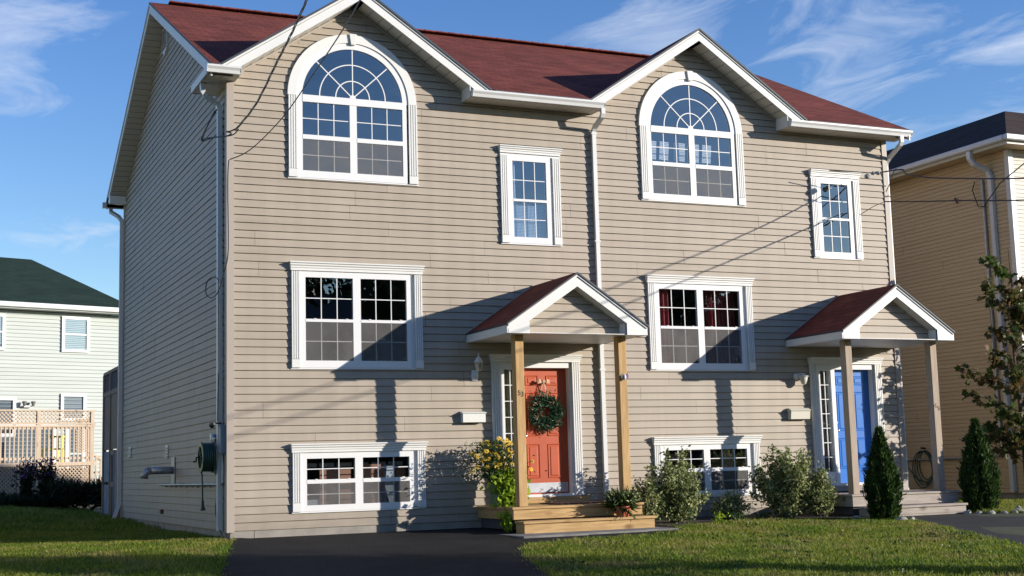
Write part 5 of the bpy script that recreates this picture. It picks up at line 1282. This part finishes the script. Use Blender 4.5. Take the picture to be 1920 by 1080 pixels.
sp = MB(); rect_tube(sp, [(NX - .47, 1.0, 6.8), (NX - .47, 1.0, 6.66), (NX - .40, .98, 6.55), (NX - .12, .92, 6.42), (NX - .07, .90, 6.30), (NX - .065, .90, 6.2), (NX - .065, .90, .05)], .08, .1)
sp.build('downspout', 'metalwhite', nb)
MB().tube([(NX - .05, 1.15, 6.28), (NX - .05, 1.15, .9)], .035, 8).build('conduit', 'pipe', nb)
MB().tube([(NX - .05, 1.15, .75), (NX - .05, 2.2, .72), (NX - .05, 6.5, .70)], .022, 7).build('pipe', 'pipe', nb)
MB().tube([(NX - .03, 6.3, .62), (NX - .05, 6.5, .66)], .01, 5).build('pipe_end', 'pipe', nb)
MB().box(NX - .05, NX - .02, 1.85, 1.95, .47, .56).build('vent_cap', 'rust', nb); MB().box(NX - .05, NX - .02, 1.25, 1.36, .40, .45).build('outlet_cover', 'plasticwhite', nb)
MB().tube([(NX - .03, 1.9, 6.0), (NX - .08, 1.92, 6.05), (NX - .08, 1.85, 5.93)], .018, 6).build('hook', 'rust', nb)
MB().tube([(NX - .08, 1.32, 6.28), (NX - .12, 1.36, 6.1), (NX - .10, 1.25, 5.75), (NX - .10, 1.1, 5.72), (NX - .2, .8, 5.85), (NX - .5, .2, 6.0), (NX - 1.4, -1.6, 6.1)], .012, 6).build('cable_loop', 'wire', nb)
gh = thing('garden_hose', (NX - .08, 3.4, .6), 'coiled green garden hose hanging on the tan house wall', 'hose')
mb = MB()
for k in range(4): mb.tube([(NX - .05 - k*.012, 3.35 + (.21 + k*.03)*math.cos(t*math.pi/12) + .03*k, .60 + (.30 + k*.028)*math.sin(t*math.pi/12) - .03*k) for t in range(25)], .011, 6, False)
mb.tube([(NX - .06, 4.0, 1.15), (NX - .06, 4.02, .9), (NX - .07, 3.9, .55), (NX - .08, 3.6, .30), (NX - .08, 3.3, .22)], .014, 6, False)
mb.build('coil', 'hose', gh, smooth=True); MB().tube([(NX - .02, 4.0, 1.16), (NX - .10, 4.0, 1.17)], .03, 8).build('tap', 'iron', gh)
MB().tube([(NX - .02, 3.38, .95), (NX - .14, 3.38, .96)], .02, 7).build('hanger', 'iron', gh)

# ------------------------------------------------------------------ left rear neighbour (pale green house) with deck
ang = rad(16.6)
def rot_thing(name, loc, label, cat, group=None):
    t = thing(name, (0, 0, 0), label, cat, group); ABS[t.name] = Vector((0, 0, 0)); k_ = 1.216; c_ = Vector((-4.372, -19.537, .778)); t.location = c_ + (Vector(loc) - c_)*k_; t.scale = (k_, k_, k_); t.rotation_euler = (0, 0, ang); return t
gh_ = rot_thing('pale_green_house', (1.883, 23.064, .0), 'pale green sided house with dark green roof behind the left lawn', 'house')
Hh = .1016*1.1; zb = .35
# local frame: x along the wall (0 = right corner, negative to the left), y into the house
fl_op = [dict(x0=-1.80, x1=-1.08, z0=4.59, z1=5.56), dict(x0=-4.5, x1=-3.57, z0=4.58, z1=5.53), dict(x0=-1.84, x1=-1.15, z0=2.5, z1=3.28), dict(x0=-4.9, x1=-3.24, z0=2.1, z1=3.15)]
gb = MB(); gb.box(-9, 0, .02, 8, 0, 5.72); gwall = gb.build('wall', 'tan_back' if False else 'room', gh_)
nrow = 0; z = zb
allm = MB()
while z < 5.7:
    q = strips(z, min(z + Hh, 5.7), lambda z: -7.0, lambda z: -.05, lambda s, o, z: (s, -o + .018, z), Hh, depth=.03, slot=.008, phase=z)
    q.build('siding_board', 'pale_siding', gh_); z += Hh
MB().box(-.06, .0, -.03, .05, zb, 5.7).build('corner_post', 'pale_siding', gh_)
MB().box(.001, .02, .06, 7.9, 0, 5.7).build('end_wall', 'pale_siding', gh_)
r = MB(); r.uv = (lambda p: (p.x, p.y*1.2)); 
zr0, zr1, hp = 5.90, 7.14, 2.6
c1 = [(-9.3, -.35), (.3, -.35), (.3, 8.35), (-9.3, 8.35)]
r.add([(-9.3, -.4, zr0), (.33, -.4, zr0), (.33, 8.4, zr0), (-9.3, 8.4, zr0), (-9.3, 4.0, 7.14 + .75), (-1.25, 4.0, 7.14 + .75)], [(0, 1, 5, 4), (1, 2, 5), (2, 3, 4, 5), (3, 2, 1, 0), (0, 4, 3)])
r.build('roof', 'roofgreen', gh_)
MB().box(-9.3, .33, -.38, .0, 5.72, 5.76).build('soffit', 'pale_siding', gh_); MB().box(-9.3, .40, -.47, -.36, 5.755, 5.90).build('gutter', 'metalwhite', gh_, bevel=.02)
MB().tube([(.28, -.40, 5.76), (.28, -.36, 5.6), (.06, -.08, 5.5), (.04, -.06, 5.4), (.04, -.06, .5)], .035, 6).build('downspout', 'roofgreen', gh_)
MB().lathe([(.05, 0), (.05, .22), (0, .22)], (-2.62, 1.3, 6.42), 10, 'z').build('vent_pipe', 'roofgreen', gh_)
def gwin(x0, x1, z0, z1, two=True, dark=False):
    w = MB()
    t = .085
    w.box(x0 - t, x0, -.06, .0, z0 - t, z1 + t); w.box(x1, x1 + t, -.06, .0, z0 - t, z1 + t); w.box(x0, x1, -.06, 0, z1, z1 + t); w.box(x0, x1, -.06, 0, z0 - t, z0)
    if two: w.box(x0, x1, -.05, 0, (z0 + z1)/2 - .02, (z0 + z1)/2 + .02)
    o = w.build('window', 'white2', gh_)
    if not dark:
        b = MB(); z = z0 + .02
        while z < z1 - .02: b.box(x0 + .01, x1 - .01, -.022, -.008, z, z + .03); z += .055
        b.build('blind', 'blind', o)
    MB().box(x0, x1, -.007, -.003, z0, z1).build('pane_back', 'bluepane', o)
    mb = MB().add([(x0, -.035, z0), (x1, -.035, z0), (x1, -.035, z1), (x0, -.035, z1)], [(0, 1, 2, 3)]).build('pane', 'glass', o)
gwin(-1.80, -1.12, 4.63, 5.52); gwin(-4.5, -3.65, 4.62, 5.50); gwin(-1.80, -1.20, 2.6, 3.23, False); gwin(-4.9, -3.30, 2.15, 3.10, False, True)
gwin(-4.2, -2.1, .75, 2.35, False, True); gwin(-1.62, -1.2, .8, 2.3, True, True)
fl2 = rot_thing('floodlight', (1.883, 23.064, 0), 'twin-headed floodlight on the pale green wall above the deck', 'light')
for s in (-1, 1): MB().lathe([(.03, 0), (.07, .12), (.06, .14), (0, .14)], (-2.88 + s*.13, -.16, 2.93), 10, 'z').build('lamp_head', 'room', fl2)
MB().box(-3.0, -2.76, -.12, .0, 2.90, 2.95).build('bracket', 'plasticwhite', fl2)

dk = rot_thing('wooden_deck', (.614, 19.205, 0), 'raised wooden deck with lattice privacy screen and balusters behind the pale green house', 'deck')
X0, X1, yb_ = -4.2, 0.0, 0.0
MB().box(X0, X1, .02, 3.6, 1.16, 1.24).build('deck_floor', 'deckwood', dk)
for z0, z1, m_ in ((2.62, 2.66, 0), (2.27, 2.31, 0), (2.20, 2.25, 0), (1.17, 1.27, 0)): MB().box(X0, X1 + .03, -.05, .05, z0, z1).build('rail', 'deckwood', dk)
MB().box(X0, X1, -.02, .02, 2.15, 2.21).build('rail', 'deckwood', dk); MB().box(X0, X1, -.02, .02, 1.34, 1.40).build('rail', 'deckwood', dk)
proto = None; x = X0 + .03
while x < X1 - .05:
    if proto is None:
        proto = MB().box(-.019, .019, -.042, -.021, 1.27, 2.25).build('baluster', 'deckwood', dk); b_ = proto
    else: b_ = proto.copy(); COL.objects.link(b_)
    b_.location = (x, 0, 0); x += .116
for x in (-3.6, -1.55, -.06): MB().box(x - .045, x + .045, -.045, .045, .2, 2.63).build('post', 'deckwood', dk)
for x in (-2.05, -1.02): MB().box(x - .04, x + .04, -.03, .05, .2, 1.2).build('post', 'deckwood', dk)
def lattice(x0, x1, z0, z1, y, step, w, parent):
    mb = MB()
    for s in (-1, 1):
        c = x0 - (z1 - z0); yy = y + s*.006
        while c < x1 + (z1 - z0):
            # line x = c + s*(z - zm)
            pts_ = []
            za, zb_ = z0, z1
            def xat(z): return c + s*(z - (z0 + z1)/2)
            lo, hi = za, zb_
            # clip to x range
            if s > 0: lo = max(lo, (z0 + z1)/2 + (x0 - c)); hi = min(hi, (z0 + z1)/2 + (x1 - c))
            else: lo = max(lo, (z0 + z1)/2 - (x1 - c)); hi = min(hi, (z0 + z1)/2 - (x0 - c))
            if hi - lo > .02: mb.xz([(xat(lo) - w, lo), (xat(lo) + w, lo), (xat(hi) + w, hi), (xat(hi) - w, hi)], yy - .004, yy + .004)
            c += step
    return mb.build('lattice', 'deckwood', parent, kind='stuff')
for (a, b) in ((X0, -1.6), (-1.5, -.11)): lattice(a, b, 2.31, 2.62, 0, .105, .017, dk)
for (a, b) in ((X0, -2.1), (-2.0, -1.06), (-.98, -.1)): lattice(a, b, .22, 1.17, 0, .105, .018, dk)
MB().box(X0, X1, .3, .34, .1, 1.1).build('skirt_board', 'shadewood', dk)
# right-hand stairs and screen
lattice(.02, .36, 1.55, 2.45, 1.2, .075, .017, dk); MB().box(.34, .40, 1.17, 1.25, .2, 2.5).build('post', 'deckwood', dk); MB().box(.0, .40, 1.17, 1.24, 2.42, 2.48).build('rail', 'deckwood', dk)
MB().prism([(.0, .4, 1.62), (.0, .4, 1.54), (1.4, .4, .62), (1.4, .4, .70)], (0, .05, 0)).build('stair_rail', 'deckwood', dk)
for k in range(9): MB().box(.08 + k*.14, .115 + k*.14, .38, .41, .35 - .0, 1.52 - k*.092).build('stair_baluster', 'deckwood', dk)
for k in range(4): MB().box(.05 + k*.28, .35 + k*.28, .42, 1.2, .95 - k*.2, .99 - k*.2).build('stair_tread', 'deckwood', dk)
ch = rot_thing('garden_chair', (.614, 19.205, 0), 'yellow plastic garden chair behind the deck balusters', 'chair')
for (a, b, c, d, e, f_) in ((-.95, -.50, .8, .84, 1.24, 2.0), (-.95, -.50, .8, 1.2, 1.62, 1.66)): MB().box(a, b, c, d, e, f_ if f_ < 1.9 else 1.98).build('seat' if f_ < 1.7 else 'back_frame', 'yellowchair', ch) if f_ < 1.7 else None
for x in (-.95, -.82, -.69, -.55): MB().box(x, x + .05, .80, .84, 1.62, 1.98).build('back_slat', 'yellowchair', ch)
MB().box(-.97, -.48, .79, .85, 1.95, 2.0).build('top_rail', 'yellowchair', ch)
for x in (-.95, -.54):
    for y in (.8, 1.15): MB().box(x, x + .05, y, y + .05, 1.24, 1.62).build('leg', 'yellowchair', ch)

# back garden plants
def phlox(x, y, h, w, label):
    z0 = gz(x, y); t = thing('phlox_plant', (x, y, z0), label, 'flowers', 'plants in the back bed'); st = MB(); PP = []; FF = []
    for k in range(26):
        a = R.uniform(0, 6.28); r = w*R.random()**.6; e = Vector((x + r*math.cos(a), y + .6*r*math.sin(a), z0 + h*R.uniform(.72, 1.05) - .25*r)); b = Vector((x + .25*r*math.cos(a), y, z0))
        st.tube([b, (b + e)/2 + Vector((0, 0, .05)), e], .006, 4, False)
        for j in range(46): u = R.uniform(.15, .95); p = b.lerp(e, u); PP.append((p.x + R.gauss(0, .05), p.y + R.gauss(0, .05), p.z + R.gauss(0, .04)))
        for j in range(14): FF.append((e.x + R.gauss(0, .05), e.y + R.gauss(0, .05), e.z + R.gauss(0, .035)))
    st.build('stems', 'darkleaf', t); leaves(np.array(PP), .10, 'foliage', 'darkleaf', t, aspect=3); leaves(np.array(FF), .045, 'blossoms', 'purple', t, aspect=1.2)
phlox(-1.42, 15.6, 1.1, .32, 'tall purple phlox in front of the deck lattice, left clump'); phlox(-.95, 15.8, 1.2, .28, 'tallest purple phlox clump before the deck lattice')
n = 9000; P = np.stack([NR.uniform(-6, 1.4, n), NR.uniform(14.9, 16.6, n), np.zeros(n)], 1); P[:, 2] = .12 + NR.uniform(0, 1, n)*(.08 + .10*np.sin(P[:, 0]*2.1)**2 + .30*(P[:, 0] > -1.0)); P[:, 2] += .0
o = leaves(P, .30, 'bed_foliage', 'darkleaf', None, aspect=7, up=1.2); tag(o, 'dark grassy foliage filling the back garden bed', 'plants', kind='stuff')

# ------------------------------------------------------------------ across the street (seen in the window reflections, shades the lawn)
def bigtree(x, y, h, w, n, label, seed, leaf=.30, fz=0.30):
    rg = np.random.default_rng(seed); z0 = gz(x, y); t = thing('street_tree', (x, y, z0), label, 'tree', 'trees across the street'); tr = MB(); tr.tube([(x, y, z0 - .2), (x + .1, y, z0 + h*.4), (x, y, z0 + h*.85)], [.2, .14, .04], 8)
    cl = []
    for k in range(22):
        a = rg.uniform(0, 2*np.pi); r = w/2*rg.uniform(.1, .85)**.7; z = z0 + h*(fz + (1 - fz)*rg.uniform(.02, .9)); r *= math.sqrt(max(.12, 1 - ((z - z0)/h - .55)**2/.22)); c = (x + r*math.cos(a), y + r*math.sin(a), z); cl.append(c); tr.tube([(x, y, z0 + (z - z0)*.6), c], [.05, .015], 5, False)
    cl.append((x, y, z0 + h*.93)); tr.build('trunk', 'bark', t); P = []
    per = n//len(cl)
    for c in cl: P.append(rg.normal(0, 1, (per, 3))*np.array([w*.13, w*.13, h*.065]) + np.array(c))
    P = np.concatenate(P); P = P[P[:, 2] > z0 + h*.15]; P[:, 2] = np.minimum(P[:, 2], z0 + h); leaves(P, leaf, 'crown', 'tree', t, aspect=1.5)
TREES = [(-2.5, -41, 11.2, 6.5), (3, -42, 11.6, 6.5), (8, -41, 11.4, 6.5), (12.5, -42.5, 12.0, 6.5), (17, -41.5, 11.6, 6.5), (21.5, -42, 11.3, 6.5), (26, -43, 12, 6.5), (30.5, -42, 11.6, 6.5), (35, -43, 12, 6.5), (39.5, -43, 11.5, 6.5), (44, -42, 11.5, 6.5)]
LB = ['leftmost tree in the row across the street', 'second tree from the left across the street', 'tree left of the white house across the street', 'tree behind the white house across the street', 'tree right of the white house across the street', 'sixth tree from the left across the street',
      'tall tree past the middle of the row across the street', 'eighth tree from the left across the street', 'tall tree near the right end of the row across the street', 'last but one tree at the right across the street', 'rightmost tree in the row across the street']
for i, (x, y, h, w) in enumerate(TREES): bigtree(x, y, h, w, 6500, LB[i], 50 + i, .42)
for i, (x, y, h, w) in enumerate(((10.2, -11.6, 3.8, 2.7), (10.4, -14.2, 3.9, 2.4), (8.3, -10.6, 3.7, 2.4))):
    bigtree(x, y, h, w, 2400, ('small street tree in the middle of the three right of the view', 'small street tree right of the view, nearest the street', 'small street tree right of the view, nearest the houses')[i], 80 + i, .13, .62)
hd = MB(); P = np.stack([NR.uniform(-6, 42, 56000), -29 + NR.normal(0, .35, 56000), -.95 + NR.uniform(0, 3.0, 56000)], 1)  # hedge added to block the bright horizon from the low window reflections
o = leaves(P, .3, 'hedge', 'darkleaf', None, aspect=1.5); tag(o, 'long clipped green hedge added across the street to darken low window reflections', 'hedge')
lh = thing('added_beige_house', (-7.5, .5, 0), 'plain beige unseen house added left of the lawn for warm bounce', 'house')  # unseen house added so its lit wall bounces warm light back
MB().box(-17, -7.5, .5, 10, -.6, 3.9).build('wall', 'cream_and_lit_tan_siding', lh)
MB().prism([(-17.4, .1, 3.9), (-7.1, .1, 3.9), (-7.1, 5.2, 6.2), (-17.4, 5.2, 6.2)], (0, 0, .1)).build('roof', 'roofbrown', lh); MB().prism([(-17.4, 10.4, 3.9), (-7.1, 10.4, 3.9), (-7.1, 5.2, 6.2), (-17.4, 5.2, 6.2)], (0, 0, .1)).build('roof', 'roofbrown', lh)
MB().prism([(-7.52, .5, 3.9), (-7.52, 10, 3.9), (-7.52, 5.2, 6.1)], (.02, 0, 0)).build('gable_wall', 'cream_and_lit_tan_siding', lh)
for (y, z) in ((2.5, 1.2), (7.2, 1.2)):
    w_ = MB().box(-7.5, -7.44, y - .55, y + .55, z, z + 1.2).build('window', 'white2', lh); MB().box(-7.445, -7.43, y - .47, y + .47, z + .08, z + 1.12).build('pane', 'bluepane', w_)
# dandelion and clover in the lawn
dn = thing('dandelion', (7.35, -4.3, gz(7.35, -4.3)), 'single yellow dandelion in the middle of the right lawn', 'flower')
MB().tube([(7.35, -4.3, gz(7.35, -4.3)), (7.35, -4.3, gz(7.35, -4.3) + .09)], .003, 5).build('stem', 'green', dn); MB().lathe([(0, 0), (.022, .006), (.02, .014), (0, .018)], (7.35, -4.3, gz(7.35, -4.3) + .09), 12, 'z').build('flower_head', 'yellow', dn)
n = 1100; cx_ = NR.uniform(1.5, 9.5, 60); cy_ = NR.uniform(-8.5, -1.2, 60); k_ = NR.integers(0, 60, n); X_ = cx_[k_] + NR.normal(0, .10, n); Y_ = cy_[k_] + NR.normal(0, .14, n)
ok = ~inpoly(X_, Y_, drv) & ~inpoly(X_, Y_, RDRV) & ~inpoly(X_, Y_, SLABP) & ~inpoly(X_, Y_, pts); X_, Y_ = X_[ok], Y_[ok]
P = np.stack([X_, Y_, np.array([gz_lawn(a, b) for a, b in zip(X_, Y_)]) + NR.uniform(.02, .05, len(X_))], 1)
o = leaves(P, .032, 'clover', 'green', None, aspect=1.2, up=.6); tag(o, 'small patches of clover and weeds in the right lawn', 'weeds', kind='stuff')
wh = thing('white_house', (12, -34, -.9), 'white sided house across the street, mirrored in the middle windows', 'house')
wz = MB(); 
for k in range(60):
    z = -.9 + k*.125; wz.add([(9.4, -34, z), (13.4, -34, z), (13.4, -33.975, z + .125), (9.4, -33.975, z + .125)], [(0, 1, 2, 3)]).add([(9.4, -34, z + .125), (13.4, -34, z + .125), (13.4, -33.975, z + .125), (9.4, -33.975, z + .125)], [(0, 1, 2, 3)]) if z < 6.2 else None
wz.box(9.4, 13.4, -41, -34.01, -.9, 6.2); wz.build('wall', 'pale_siding', wh)
MB().prism([(9.0, -33.6, 6.2), (13.8, -33.6, 6.2), (13.8, -37.5, 8.4), (9.0, -37.5, 8.4)], (0, 0, -.12)).build('roof', 'dark', wh)
w_ = MB().box(11.9, 12.9, -33.97, -33.93, 4.7, 5.9).build('window', 'white2', wh); MB().box(11.98, 12.82, -33.93, -33.92, 4.78, 5.82).build('pane', 'bluepane', w_)
